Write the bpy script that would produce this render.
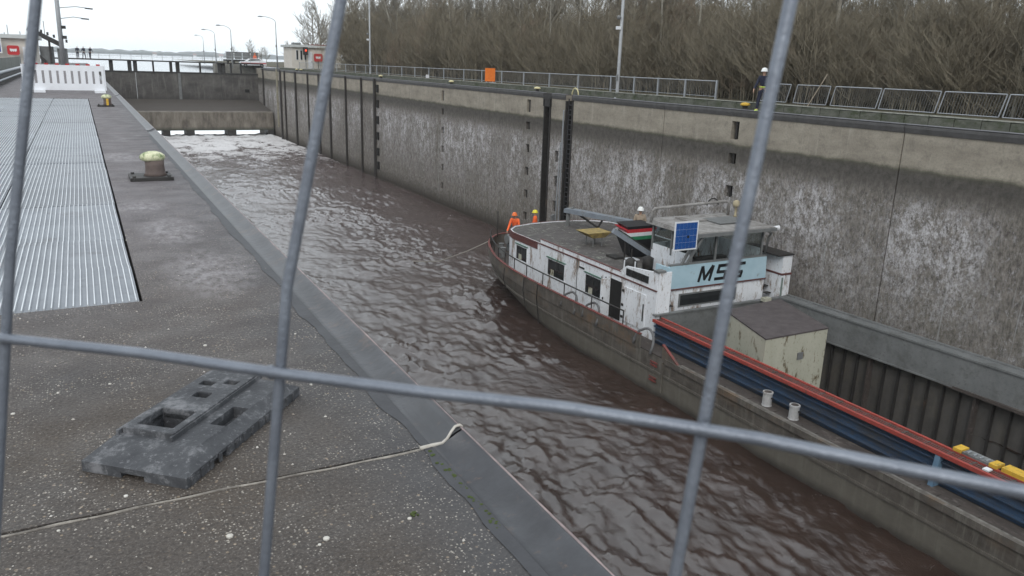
import bpy, math, random
import numpy as np
from mathutils import Vector, Matrix
random.seed(7); rng = np.random.default_rng(7)
S = bpy.context.scene
for o in list(bpy.data.objects): bpy.data.objects.remove(o)
COL = S.collection
# ------------------------------------------------------------------ camera
CAM_H = 1.6
PITCH, YAW, ROLL = math.radians(15.6567), math.radians(-28.3986), math.radians(1.9)
FPX = 790.0
Rz = Matrix.Rotation(YAW, 3, 'Z')
right0 = Rz @ Vector((1, 0, 0)); fwd = Rz @ Vector((0, math.cos(PITCH), -math.sin(PITCH))); up0 = Rz @ Vector((0, math.sin(PITCH), math.cos(PITCH)))
c_right = math.cos(ROLL)*right0 + math.sin(ROLL)*up0
c_up = -math.sin(ROLL)*right0 + math.cos(ROLL)*up0
cam_d = bpy.data.cameras.new('camera'); cam = bpy.data.objects.new('camera', cam_d); COL.objects.link(cam)
m3 = Matrix((c_right, c_up, -fwd)).transposed()
cam.matrix_world = Matrix.Translation((0, 0, CAM_H)) @ m3.to_4x4()
cam_d.sensor_width = 36; cam_d.lens = 36*FPX/1024; cam_d.clip_start = .02; cam_d.clip_end = 9000
cam_d.dof.use_dof = True; cam_d.dof.focus_distance = 24; cam_d.dof.aperture_fstop = 34
S.camera = cam
# ------------------------------------------------------------------ world and sun (overcast)
SUN_EL, SUN_AZ = math.radians(38), math.radians(215)
W = bpy.data.worlds.new('World'); S.world = W; W.use_nodes = True
nt = W.node_tree; bgn = nt.nodes['Background']
sky = nt.nodes.new('ShaderNodeTexSky'); sky.sky_type = 'NISHITA'; sky.sun_disc = False
sky.sun_elevation = SUN_EL; sky.sun_rotation = SUN_AZ
mx = nt.nodes.new('ShaderNodeMix'); mx.data_type = 'RGBA'; mx.inputs[0].default_value = .93
tc = nt.nodes.new('ShaderNodeTexCoord'); nz = nt.nodes.new('ShaderNodeTexNoise'); nz.inputs['Scale'].default_value = 2.2; nz.inputs['Detail'].default_value = 5
mp = nt.nodes.new('ShaderNodeMapping'); mp.inputs['Scale'].default_value = (1, 1, 3.5)
cr = nt.nodes.new('ShaderNodeValToRGB')
cr.color_ramp.elements[0].position = .3; cr.color_ramp.elements[0].color = (7.3, 8.0, 8.6, 1)
cr.color_ramp.elements[1].position = .75; cr.color_ramp.elements[1].color = (8.8, 9.2, 9.4, 1)
nt.links.new(tc.outputs['Generated'], mp.inputs[0]); nt.links.new(mp.outputs[0], nz.inputs['Vector']); nt.links.new(nz.outputs[0], cr.inputs[0])
nt.links.new(sky.outputs[0], mx.inputs[6]); nt.links.new(cr.outputs[0], mx.inputs[7]); nt.links.new(mx.outputs[2], bgn.inputs[0])
bgn.inputs[1].default_value = .1
sl = bpy.data.lights.new('sun', 'SUN'); sl.energy = .7; sl.angle = math.radians(25); sl.color = (1, .96, .9)
so = bpy.data.objects.new('sun', sl); COL.objects.link(so)
sd = Vector((math.sin(SUN_AZ)*math.cos(SUN_EL), math.cos(SUN_AZ)*math.cos(SUN_EL), math.sin(SUN_EL)))
so.rotation_euler = sd.to_track_quat('Z', 'Y').to_euler()
S.view_settings.view_transform = 'Standard'; S.view_settings.look = 'None'; S.view_settings.exposure = .58; S.view_settings.gamma = 1
S.render.engine = 'CYCLES'; S.cycles.max_bounces = 6; S.cycles.volume_bounces = 1; S.cycles.diffuse_bounces = 3
# ------------------------------------------------------------------ helpers: materials
def rgba(c): return (c[0], c[1], c[2], 1)
class N:
    def __init__(s, name):
        s.m = bpy.data.materials.new(name); s.m.use_nodes = True; s.t = s.m.node_tree; s.b = s.t.nodes['Principled BSDF']
        s.geo = s.t.nodes.new('ShaderNodeNewGeometry'); s.pos = s.geo.outputs['Position']
    def n(s, ty, **kw):
        o = s.t.nodes.new(ty)
        for k, v in kw.items(): setattr(o, k, v)
        return o
    def put(s, sock, v):
        if isinstance(v, bpy.types.NodeSocket): s.t.links.new(v, sock)
        else: sock.default_value = rgba(v) if isinstance(v, tuple) and sock.type == 'RGBA' else v
    def map(s, sc=(1, 1, 1), rot=(0, 0, 0), vec=None):
        o = s.n('ShaderNodeMapping'); s.put(o.inputs[0], vec or s.pos); o.inputs['Scale'].default_value = sc; o.inputs['Rotation'].default_value = rot; return o.outputs[0]
    def noise(s, scale, detail=4, rough=.55, vec=None, dist=0):
        o = s.n('ShaderNodeTexNoise'); s.put(o.inputs['Vector'], vec or s.pos); o.inputs['Scale'].default_value = scale
        o.inputs['Detail'].default_value = detail; o.inputs['Roughness'].default_value = rough; o.inputs['Distortion'].default_value = dist; return o.outputs[0]
    def vor(s, scale, vec=None, feature='F1', out=0):
        o = s.n('ShaderNodeTexVoronoi', feature=feature); s.put(o.inputs['Vector'], vec or s.pos); o.inputs['Scale'].default_value = scale; return o.outputs[out]
    def ramp(s, v, a, b, lo=0., hi=1.):
        o = s.n('ShaderNodeMapRange'); s.put(o.inputs[0], v); o.inputs[1].default_value = a; o.inputs[2].default_value = b; o.inputs[3].default_value = lo; o.inputs[4].default_value = hi; return o.outputs[0]
    def mix(s, f, a, b, mode='MIX'):
        o = s.n('ShaderNodeMix', data_type='RGBA', blend_type=mode); s.put(o.inputs[0], f); s.put(o.inputs[6], a); s.put(o.inputs[7], b); return o.outputs[2]
    def math(s, op, a, b=0.):
        o = s.n('ShaderNodeMath', operation=op); s.put(o.inputs[0], a); s.put(o.inputs[1], b); return o.outputs[0]
    def xyz(s):
        o = s.n('ShaderNodeSeparateXYZ'); s.put(o.inputs[0], s.pos); return o.outputs
    def bump(s, h, st=.3, dist=.02):
        o = s.n('ShaderNodeBump'); s.put(o.inputs['Height'], h); o.inputs['Strength'].default_value = st; o.inputs['Distance'].default_value = dist
        s.t.links.new(o.outputs[0], s.b.inputs['Normal'])
    def col(s, v): s.put(s.b.inputs['Base Color'], v)
    def rough(s, v): s.put(s.b.inputs['Roughness'], v)
    def spec(s, v): s.put(s.b.inputs['Specular IOR Level'], v)
MC = {}
def simple(name, c, c2=None, scale=3., rough=.7, bump=.15, metal=0., dirt=None, dscale=1.2, dth=(.52, .7), stretch=None, spec=.3):
    """weathered paint, metal or stone: two tones of noise and patches of dirt or rust"""
    if name in MC: return MC[name]
    g = N(name); c2 = c2 or tuple(x*.72 for x in c)
    v = g.map(stretch) if stretch else g.pos
    k = g.mix(g.ramp(g.noise(scale, 6, .65, v), .3, .7), c2, c)
    if dirt:
        k = g.mix(g.ramp(g.noise(dscale, 8, .72, v), *dth), k, dirt)
        k = g.mix(g.ramp(g.noise(dscale*6, 5, .7, v), dth[0]+.04, dth[1]+.05), k, dirt)
    g.col(k); g.rough(rough); g.spec(spec); g.b.inputs['Metallic'].default_value = metal
    if bump: g.bump(g.noise(scale*8, 5, .6), bump, .01)
    MC[name] = g.m; return g.m
# ------------------------------------------------------------------ helpers: geometry
class MB:
    def __init__(s): s.v = []; s.f = []
    def add(s, vs, fs):
        n = len(s.v); s.v += [tuple(p) for p in vs]; s.f += [tuple(i+n for i in f) for f in fs]; return s
    def box(s, x0, x1, y0, y1, z0, z1):
        return s.add([(x0, y0, z0), (x1, y0, z0), (x1, y1, z0), (x0, y1, z0), (x0, y0, z1), (x1, y0, z1), (x1, y1, z1), (x0, y1, z1)],
                     [(0, 3, 2, 1), (4, 5, 6, 7), (0, 1, 5, 4), (1, 2, 6, 5), (2, 3, 7, 6), (3, 0, 4, 7)])
    def bar(s, a, b, w, h, up=(0, 0, 1)):
        a = Vector(a); b = Vector(b); d = (b-a).normalized(); u = Vector(up)
        r = d.cross(u)
        if r.length < 1e-4: r = d.cross(Vector((1, 0, 0)))
        r.normalize(); q = r.cross(d).normalized(); r *= w/2; q *= h/2
        return s.add([a-r-q, a+r-q, a+r+q, a-r+q, b-r-q, b+r-q, b+r+q, b-r+q], [(0, 3, 2, 1), (4, 5, 6, 7), (0, 1, 5, 4), (1, 2, 6, 5), (2, 3, 7, 6), (3, 0, 4, 7)])
    def prism(s, pts, z0, z1):
        n = len(pts)
        return s.add([(x, y, z0) for x, y in pts]+[(x, y, z1) for x, y in pts], [tuple(range(n))[::-1], tuple(range(n, 2*n))]+[(i, (i+1) % n, n+(i+1) % n, n+i) for i in range(n)])
    def hexa(s, lo, hi):   # two 4-point rings
        return s.add(list(lo)+list(hi), [(3, 2, 1, 0), (4, 5, 6, 7), (0, 1, 5, 4), (1, 2, 6, 5), (2, 3, 7, 6), (3, 0, 4, 7)])
    def tube(s, path, r, n=8, cap=True):
        P = [Vector(p) for p in path]; rs = r if isinstance(r, (list, tuple)) else [r]*len(P)
        base = len(s.v); u = None
        for i, p in enumerate(P):
            d = (P[min(i+1, len(P)-1)]-P[max(i-1, 0)]).normalized()
            if u is None:
                u = d.cross(Vector((0, 0, 1)))
                if u.length < 1e-3: u = Vector((1, 0, 0))
            u = (u-d*u.dot(d)).normalized(); w = d.cross(u)
            for k in range(n):
                a = 2*math.pi*k/n; s.v.append(tuple(p+(u*math.cos(a)+w*math.sin(a))*rs[i]))
        for i in range(len(P)-1):
            for k in range(n):
                a = base+i*n+k; b = base+i*n+(k+1) % n; s.f.append((a, b, b+n, a+n))
        if cap:
            s.f.append(tuple(base+k for k in range(n))[::-1]); s.f.append(tuple(base+(len(P)-1)*n+k for k in range(n)))
        return s
    def lathe(s, cx, cy, prof, n=16, ax=1., ay=1.):
        base = len(s.v)
        for r, z in prof:
            for k in range(n):
                a = 2*math.pi*k/n; s.v.append((cx+r*ax*math.cos(a), cy+r*ay*math.sin(a), z))
        for i in range(len(prof)-1):
            for k in range(n):
                a = base+i*n+k; b = base+i*n+(k+1) % n; s.f.append((a, b, b+n, a+n))
        s.f.append(tuple(base+k for k in range(n))[::-1]); s.f.append(tuple(base+(len(prof)-1)*n+k for k in range(n)))
        return s
    def ball(s, c, r, n=10, sz=1.):
        m = n//2; prof = [(max(.001, r*math.sin(math.pi*i/m)), c[2]-r*sz*math.cos(math.pi*i/m)) for i in range(m+1)]
        return s.lathe(c[0], c[1], prof, n)
    def build(s, name, mat, parent=None, smooth=False, loc=None, kind=None):
        me = bpy.data.meshes.new(name)
        if parent is not None: off = wloc(parent)
        elif loc is not None: off = Vector(loc)
        else: off = Vector((0, 0, 0))
        me.from_pydata([(x-off.x, y-off.y, z-off.z) for x, y, z in s.v], [], s.f); me.update()
        if smooth: me.polygons.foreach_set('use_smooth', [True]*len(me.polygons))
        me.materials.append(mat)
        o = bpy.data.objects.new(name, me); COL.objects.link(o)
        if parent is not None: o.parent = parent
        else: o.location = off
        if kind: o['kind'] = kind
        return o
def wloc(o):
    v = Vector(o.location); p = o.parent
    while p: v = v+Vector(p.location); p = p.parent
    return v
def empty(name, loc=(0, 0, 0)):
    o = bpy.data.objects.new(name, None); COL.objects.link(o); o.location = loc; o.empty_display_size = .3; return o
def tag(o, label=None, cat=None, group=None, kind=None):
    for k, v in (('label', label), ('category', cat), ('group', group), ('kind', kind)):
        if v: o[k] = v
    return o
def copy_tree(o, parent=None):
    c = o.copy(); COL.objects.link(c)
    if parent: c.parent = parent
    for ch in [x for x in bpy.data.objects if x.parent == o]: copy_tree(ch, c)
    return c
def npmesh(name, V, F, mat, smooth=False, kind=None, parent=None):
    me = bpy.data.meshes.new(name); V = np.asarray(V, np.float32); F = np.asarray(F, np.int32); k = F.shape[1]
    me.vertices.add(len(V)); me.vertices.foreach_set('co', V.ravel()); me.loops.add(F.size); me.loops.foreach_set('vertex_index', F.ravel())
    me.polygons.add(len(F)); me.polygons.foreach_set('loop_start', np.arange(0, F.size, k, dtype=np.int32)); me.polygons.foreach_set('loop_total', np.full(len(F), k, np.int32))
    if smooth: me.polygons.foreach_set('use_smooth', np.ones(len(F), bool))
    me.materials.append(mat); me.update(calc_edges=True); me.validate()
    o = bpy.data.objects.new(name, me); COL.objects.link(o)
    if kind: o['kind'] = kind
    if parent: o.parent = parent
    return o
LAT = rng.random((512, 512))
def vnoise(x, y):
    xi = np.floor(x).astype(int); yi = np.floor(y).astype(int); fx = x-xi; fy = y-yi; fx = fx*fx*(3-2*fx); fy = fy*fy*(3-2*fy)
    g = lambda a, b: LAT[a % 512, b % 512]
    return (g(xi, yi)*(1-fx)+g(xi+1, yi)*fx)*(1-fy)+(g(xi, yi+1)*(1-fx)+g(xi+1, yi+1)*fx)*fy
def fbm(x, y, o=4):
    t = 0; a = .5
    for i in range(o): t = t+a*vnoise(x*2**i+17*i, y*2**i+31*i); a *= .5
    return t
XL, XR, ZW, YG = 1.34, 26.5, -10.1, 141.     # chamber faces, water level, gate line
# ------------------------------------------------------------------ materials
def wall_material():
    g = N('stained_lock_concrete'); x, y, z = g.xyz()
    st = g.map((1, 1.0, .72), (.3, 0, 0))
    n1 = g.noise(.8, 5, .6); n2 = g.noise(2.2, 9, .82, st); n3 = g.noise(9, 6, .75, g.map((1, 1, .45))); n4 = g.noise(.28, 3, .5)
    top = g.mix(g.ramp(g.noise(1.1, 6, .7, g.map((1, .5, 1.6))), .3, .7), (.22, .195, .16), (.36, .325, .265))
    top = g.mix(g.ramp(g.noise(14, 4, .7), .45, .75, 0, .4), top, (.12, .11, .10))
    top = g.mix(g.math('MULTIPLY', g.ramp(g.noise(2.2, 7, .8), .5, .68), .55), top, (.13, .115, .10)); top = g.mix(g.math('MULTIPLY', g.ramp(g.noise(3.5, 4, .7, g.map((1, 1, .1))), .56, .7), .4), top, (.42, .39, .33))
    body = g.mix(g.ramp(n3, .38, .64), (.085, .076, .068), (.26, .235, .21))
    body = g.mix(g.ramp(g.noise(.5, 5, .6, g.map((1, 1, .5))), .45, .7, 0, .4), body, (.12, .11, .085))
    # pale lime bloom: speckled, in drifts, strongest from 3 to 6 m below the edge
    zmask = g.math('MULTIPLY', g.ramp(z, -2.3, -3.3), g.ramp(z, -8.2, -4.6))
    drift = g.ramp(g.noise(.33, 4, .6, g.map((1, 1, .35))), .36, .54)
    speck = g.ramp(g.math('ADD', g.math('MULTIPLY', n2, .55), g.math('MULTIPLY', g.noise(8, 6, .9, st), .6)), .545, .66)
    lime = g.math('MULTIPLY', g.math('MULTIPLY', zmask, drift), speck)
    body = g.mix(g.math('MULTIPLY', lime, .95), body, (.60, .585, .60))
    spk2 = g.math('MULTIPLY', g.ramp(g.noise(5, 7, .9, st), .54, .62), g.ramp(z, -2.2, -3.0))
    body = g.mix(g.math('MULTIPLY', spk2, .75), body, (.42, .41, .42))
    runs = g.math('MULTIPLY', g.ramp(g.noise(5, 3, .5, g.map((1, 1, .03))), .66, .72), g.ramp(z, -2, -3.4))
    body = g.mix(g.math('MULTIPLY', runs, .5), body, (.36, .36, .36))
    zz = g.math('ADD', z, g.math('MULTIPLY', g.math('SUBTRACT', g.noise(1.5, 5, .7), .5), .3))
    dark = g.mix(g.ramp(g.noise(5, 5, .7), .3, .7), (.055, .050, .045), (.115, .105, .094))
    k = g.mix(g.ramp(zz, -2.8, -2.0), body, dark)
    k = g.mix(g.ramp(zz, -1.62, -1.5), k, top)
    moss = g.math('MULTIPLY', g.ramp(zz, -1.75, -1.6), g.ramp(zz, -1.42, -1.56))
    k = g.mix(g.math('MULTIPLY', moss, .5), k, (.075, .075, .05))
    k = g.mix(g.ramp(zz, -8.6, -9.9), k, (.05, .043, .035))
    g.col(k); g.rough(.85); g.spec(.25); g.bump(g.math('ADD', n3, g.noise(30, 4, .6)), .35, .03); return g.m
M_wall = wall_material()
def quay_material():
    g = N('exposed_aggregate_concrete'); x, y, z = g.xyz()
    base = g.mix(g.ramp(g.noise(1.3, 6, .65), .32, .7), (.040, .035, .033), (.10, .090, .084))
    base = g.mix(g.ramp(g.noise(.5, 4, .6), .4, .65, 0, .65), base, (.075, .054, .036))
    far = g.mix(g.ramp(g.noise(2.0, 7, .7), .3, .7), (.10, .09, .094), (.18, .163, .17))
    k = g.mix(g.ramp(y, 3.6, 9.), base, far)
    k = g.mix(g.math('MULTIPLY', g.ramp(g.noise(85, 3, .8), .50, .70), g.ramp(y, 9, 3, .15, .6)), k, (.20, .18, .165))
    k = g.mix(g.math('MULTIPLY', g.ramp(g.noise(60, 4, .85), .52, .36), .7), k, (.018, .016, .016))
    # smooth bluish band beside the edge
    band = g.math('MULTIPLY', g.ramp(g.math('ADD', x, g.math('MULTIPLY', g.noise(1.2), .5)), 1.0, 1.35), g.ramp(y, 2.6, 5.0, 1., .6))
    k = g.mix(g.math('MULTIPLY', band, .6), k, (.06, .062, .068))
    for sc, lo, hi, c in ((60, .20, .12, (.48, .44, .38)), (34, .12, .08, (.36, .28, .20)), (95, .24, .16, (.34, .31, .28))):
        vo = g.n('ShaderNodeTexVoronoi'); g.put(vo.inputs['Vector'], g.pos); vo.inputs['Scale'].default_value = sc
        cell = g.n('ShaderNodeSeparateColor'); g.t.links.new(vo.outputs['Color'], cell.inputs[0])
        m = g.math('MULTIPLY', g.ramp(vo.outputs[0], lo+.1, hi+.06), g.math('GREATER_THAN', cell.outputs[0], .62))
        m = g.math('MULTIPLY', m, g.ramp(g.noise(2.2, 6, .8), .40, .62))
        k = g.mix(g.math('MULTIPLY', m, .85), k, c)
    for cx, cy, rx, ry in ((.42, 14.2, .34, .75), (.45, 9.4, .3, .35), (.62, 8.0, .3, .7), (.75, 6.3, .35, .8)):
        dx = g.math('DIVIDE', g.math('SUBTRACT', x, cx), rx); dy = g.math('DIVIDE', g.math('SUBTRACT', y, cy), ry)
        d = g.math('ADD', g.math('MULTIPLY', dx, dx), g.math('MULTIPLY', dy, dy))
        k = g.mix(g.math('MULTIPLY', g.ramp(d, 1.2, .1), g.ramp(g.noise(14, 6, .75, g.map((1, .5, 1))), .4, .62, 0, .6)), k, (.34, .32, .33))
    g.col(k); g.rough(g.ramp(g.noise(2.5, 4), .3, .7, .55, .9)); g.spec(.35)
    g.bump(g.math('ADD', g.noise(70, 4, .7), g.vor(60)), .6, .006); return g.m
M_quay = quay_material()
def water_material():
    g = N('churned_brown_water'); x, y, z = g.xyz()
    base = g.mix(g.ramp(g.noise(.6, 4), .3, .7), (.026, .0145, .011), (.046, .028, .022))
    # foam: thick below the gate, thin streaks elsewhere
    fy = g.ramp(y, 80, 118); fn = g.noise(.55, 6, .7, g.map((1, .55, 1)), .8); ff = g.noise(3.2, 5, .75, None, 1.)
    foam = g.ramp(g.math('ADD', g.math('MULTIPLY', fn, .6), g.math('ADD', g.math('MULTIPLY', ff, .4), g.math('MULTIPLY', fy, .2))), .60, .68)
    gate = g.math('MULTIPLY', foam, g.ramp(y, 72, 112))
    fl = g.math('MULTIPLY', g.ramp(g.math('ADD', g.math('MULTIPLY', g.noise(1.6, 6, .75, g.map((.6, 1.4, 1)), .6), .6), g.math('MULTIPLY', ff, .4)), .60, .68), g.ramp(y, 18, 70, .2, .6))
    fm = g.math('MAXIMUM', gate, fl)
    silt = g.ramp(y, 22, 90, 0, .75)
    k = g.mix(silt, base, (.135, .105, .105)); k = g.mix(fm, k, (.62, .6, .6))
    g.col(k); g.rough(g.ramp(fm, 0, .6, .035, .6)); g.b.inputs['IOR'].default_value = 1.85
    h = g.math('ADD', g.math('MULTIPLY', g.noise(4.2, 8, .68, g.map((1, .7, 1)), .9), 1.), g.math('MULTIPLY', g.noise(8, 4, .6, None, .5), .25))
    h = g.math('ADD', h, g.math('MULTIPLY', g.noise(16, 4, .7), g.ramp(y, 20, 60, .16, .3)))
    g.bump(h, .42, .05); return g.m
M_water = water_material()
M_steel = simple('weathered_coping_steel', (.088, .09, .097), (.05, .05, .054), 2.8, .40, .3, .4, dirt=(.14, .105, .09), dscale=3.5, dth=(.56, .72))
M_steeldark = simple('dark_wall_steel', (.05, .047, .045), (.03, .028, .027), 4, .6, .3, .2, dirt=(.10, .07, .05), dth=(.6, .75))
M_dark = simple('recess_shade_black', (.02, .019, .018), None, 4, .9)  # near-black colour stands in for the shade inside recesses and openings
M_galv = simple('galvanised_steel', (.42, .44, .46), (.30, .32, .34), 20, .42, .1, .5)
M_pole = simple('grey_pole_paint', (.36, .37, .38), (.28, .29, .30), 3, .5, .05, .2)
M_grate = simple('aluminium_plank', (.30, .32, .35), (.22, .235, .26), 2.2, .5, .2, .3, dirt=(.16, .16, .17), dscale=1.5)
gg_ = N('aluminium_plank_varied'); oi = gg_.n('ShaderNodeObjectInfo'); kk = gg_.mix(gg_.ramp(gg_.noise(2.2, 6, .65), .3, .7), (.20, .215, .24), (.30, .32, .35)); kk = gg_.mix(gg_.ramp(oi.outputs['Random'], 0, 1, 0, .55), kk, (.15, .155, .17)); kk = gg_.mix(gg_.ramp(gg_.noise(1.7, 8, .75), .54, .7, 0, .7), kk, (.11, .10, .10)); gg_.col(kk); gg_.rough(.5); gg_.b.inputs['Metallic'].default_value = .3; gg_.bump(gg_.vor(55), .3, .003); M_grate = gg_.m
M_ridge = simple('worn_bright_ridge', (.68, .70, .72), (.50, .52, .54), 5, .45, .1, .3)
M_rubber = simple('recycled_rubber', (.085, .088, .094), (.04, .041, .046), 7, .7, .6, 0, dirt=(.19, .19, .20), dscale=7, dth=(.53, .66))
M_seal = simple('pale_joint_sealant', (.36, .33, .29), (.15, .135, .12), 14, .8, .4, dirt=(.10, .09, .08), dscale=6)
M_moss = simple('moss', (.07, .10, .03), (.05, .06, .02), 30, .95, .6)
M_white = simple('weathered_white_paint', (.74, .75, .77), (.60, .61, .63), 2.5, .5, .08, dirt=(.22, .17, .13), dscale=1.6, dth=(.60, .70))
M_red = simple('worn_red_paint', (.30, .055, .05), (.15, .05, .045), 7, .6, .2, dirt=(.09, .065, .055), dscale=3.5, dth=(.46, .62))
M_blue = simple('faded_navy_paint', (.045, .085, .15), (.035, .05, .08), 3, .5, .15, dirt=(.07, .065, .06), dscale=1.6, dth=(.48, .68), stretch=(1, .5, 1.5))
M_lblue = simple('pale_blue_paint', (.42, .56, .63), (.34, .48, .55), 1.5, .45, .05, dirt=(.25, .27, .27), dscale=2.2, dth=(.62, .74))
M_roof = simple('mossy_grey_deck', (.105, .095, .092), (.065, .058, .056), 2.5, .85, .4, dirt=(.23, .24, .20), dscale=3.6, dth=(.55, .66))
M_black = simple('black_rubber_paint', (.015, .015, .017), None, 5, .5)
M_glass = simple('dark_window_glass', (.03, .035, .036), (.02, .02, .022), 3, .12, 0, spec=.6)
M_yellow = simple('yellow_paint', (.70, .43, .05), (.50, .31, .05), 9, .6, .2, dirt=(.10, .12, .05), dscale=6, dth=(.55, .7))
M_orange = simple('orange_safety_paint', (.85, .22, .04), (.72, .18, .03), 4, .6, .05)
M_kerbtop = simple('pale_kerb_top', (.36, .36, .33), (.20, .21, .17), 3.5, .9, .4, dirt=(.10, .10, .08), dscale=3)
M_kerb = simple('mossy_kerb_stone', (.13, .13, .11), (.06, .065, .05), 3.5, .9, .5, dirt=(.05, .06, .035), dscale=2.8, dth=(.5, .64), stretch=(1, .5, 1))
M_plaster = simple('beige_render', (.62, .58, .52), (.53, .50, .45), 1.2, .85, .1)
def hull_material():
    g = N('scuffed_hull_plating'); x, y, z = g.xyz()
    k = g.mix(g.ramp(g.noise(2.2, 7, .7, g.map((1, .5, 1))), .3, .7), (.055, .047, .040), (.13, .115, .10))
    k = g.mix(g.ramp(g.noise(4.5, 5, .7, g.map((1, 1, .12))), .5, .66, 0, .55), k, (.19, .18, .155))
    k = g.mix(g.math('MULTIPLY', g.ramp(g.noise(.7, 6, .7), .5, .66), g.ramp(z, -9.0, -8.2)), k, (.16, .10, .055))
    k = g.mix(g.math('MULTIPLY', g.ramp(z, -9.0, -9.35), .55), k, (.15, .14, .115))
    k = g.mix(g.ramp(g.math('ADD', z, g.math('MULTIPLY', g.noise(1., 3), .35)), -9.55, -9.9, 0, .9), k, (.03, .026, .022))
    g.col(k); g.rough(.7); g.bump(g.noise(6, 5, .6), .3, .03); return g.m
M_hull = hull_material()
M_deck = simple('dirty_side_deck', (.085, .07, .062), (.05, .043, .04), 4, .85, .4, dirt=(.15, .13, .12), dscale=3, dth=(.56, .7), stretch=(1, .5, 1))
M_hold = simple('hold_plating', (.105, .098, .092), (.066, .062, .058), 1.6, .75, .2, dirt=(.11, .10, .085), dscale=1.1, stretch=(1, 1, .6))
M_coamgrey = simple('grey_coaming_paint', (.19, .195, .195), (.14, .145, .145), 1.5, .6, .1, dirt=(.10, .10, .095), dscale=1.4, dth=(.5, .72))
M_cream = simple('cream_box_paint', (.47, .46, .38), (.39, .385, .31), 1.5, .6, .08, dirt=(.13, .10, .06), dscale=2.8, dth=(.565, .64), stretch=(1, 1, .45))
M_bark = simple('grey_brown_bark', (.36, .34, .29), (.20, .185, .155), 3, .9, 0)
M_twig = simple('bare_twigs', (.27, .245, .20), (.17, .155, .13), .3, .95, 0)
M_brush = simple('olive_brushwood', (.285, .25, .185), (.165, .145, .11), .8, .95, 0, dirt=(.26, .19, .14), dscale=.12, dth=(.58, .66))
M_earth = simple('leaf_litter_bank', (.10, .085, .055), (.06, .05, .035), 1.2, .95, .3, dirt=(.07, .085, .035), dscale=.5)
M_grassy = simple('short_verge_grass', (.09, .10, .045), (.06, .065, .035), 2., .95, .4, dirt=(.11, .085, .06), dscale=.8)
# ------------------------------------------------------------------ land, water, far shore
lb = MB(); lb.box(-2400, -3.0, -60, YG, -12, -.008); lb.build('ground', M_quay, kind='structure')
q = MB(); q.add([(27.2, -60, -.01), (2400, -60, -.01), (2400, 3050, -.01), (950, 3050, -.01), (70, 300, -.01), (30, YG, -.01), (27.2, YG, -.01)], [(0, 1, 2, 3, 4, 5, 6)])
q.build('terrain', M_grassy, kind='structure')
# wooded embankment behind the right-hand railing
ys = np.linspace(-40, 300, 90); xs = np.array([28.15, 30, 33, 37, 42, 48, 56, 66, 80, 110]); zs = np.array([.22, .24, .25, .5, 1.3, 2.6, 4.0, 4.6, 4.4, .0])
V = []; 
for j, yy in enumerate(ys):
    for i, xx in enumerate(xs):
        V.append((xx+(0 if i < 2 else max(0, yy-140)*.55*(i/9)), yy, zs[i]*(1+.25*(fbm(np.array(xx*.2), np.array(yy*.1))-.5) if i > 2 else 1)))
nx = len(xs); F = [(j*nx+i, j*nx+i+1, (j+1)*nx+i+1, (j+1)*nx+i) for j in range(len(ys)-1) for i in range(nx-1)]
npmesh('embankment', V, F, M_earth, True, 'structure')
# lock water, finely displaced
xs = np.linspace(XL+.01, XR-.01, 250); y1 = np.arange(-44, 3, 1.2); y2 = np.concatenate([np.arange(3, 26, .1), np.arange(26, 62, .17)]); y3 = np.arange(62, 132, .36)
ys = np.concatenate([y1, y2, y3]); X, Y = np.meshgrid(xs, ys)
wx = fbm(X*.25, Y*.25, 3)*3; wy = fbm(X*.25+50, Y*.25+9, 3)*3
h = (fbm(X*.8+wx, Y*.6+wy, 5)-.47)*.30; r = 1-np.abs(2*fbm(X*1.6+wx, Y*1.1+wy+20, 3)-.94)*2.6

def step(n, c, w): t = np.clip((n-c)/w, 0, 1); return t*t*(3-2*t)
for sc, c_, a_, ox in ((.9, .47, .055, 3), (1.7, .50, .042, 41), (2.8, .45, .030, 77), (4.4, .5, .020, 90)):
    h = h+a_*step(fbm(X*sc+wx*.8+ox, Y*sc*.7+wy*.8+ox, 4), c_, .022)
amp = np.clip(1.0-(Y-20)/200, .6, .9); calm = 1-.6*np.exp(-((X-15.5)/3.5)**2)*(Y < 26)
patch = .45+1.1*np.clip((fbm(X*.22+9, Y*.17+5, 3)-.30)/.30, 0, 1)
Z = ZW+patch*(h*1.02+.06*np.clip(r, 0, 1)**3)*amp*calm
V = np.stack([X, Y, Z], -1).reshape(-1, 3); nx = len(xs); a = (np.arange(len(ys)-1)[:, None]*nx+np.arange(nx-1)[None]).ravel()
Fq = np.stack([a, a+1, a+nx+1, a+nx], -1); cc = V[Fq].mean(1); Fq = Fq[~((cc[:, 0] > 18.6) & (cc[:, 0] < 25.9) & (cc[:, 1] > -19.4) & (cc[:, 1] < 22.9))]   # no lock water inside the barge hold
npmesh('lock_water', V, Fq, M_water, True, 'structure')
g = N('pale_lake_water'); g.col((.22, .23, .25)); g.rough(.12); g.bump(g.noise(1.2, 3, .6, g.map((1, .4, 1))), .5, .1)
q = MB(); q.add([(-2400, YG+3, -1.2), (2400, YG+3, -1.2), (2400, 3100, -1.2), (-2400, 3100, -1.2)], [(0, 1, 2, 3)]); q.build('upper_water', g.m, kind='structure')
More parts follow.
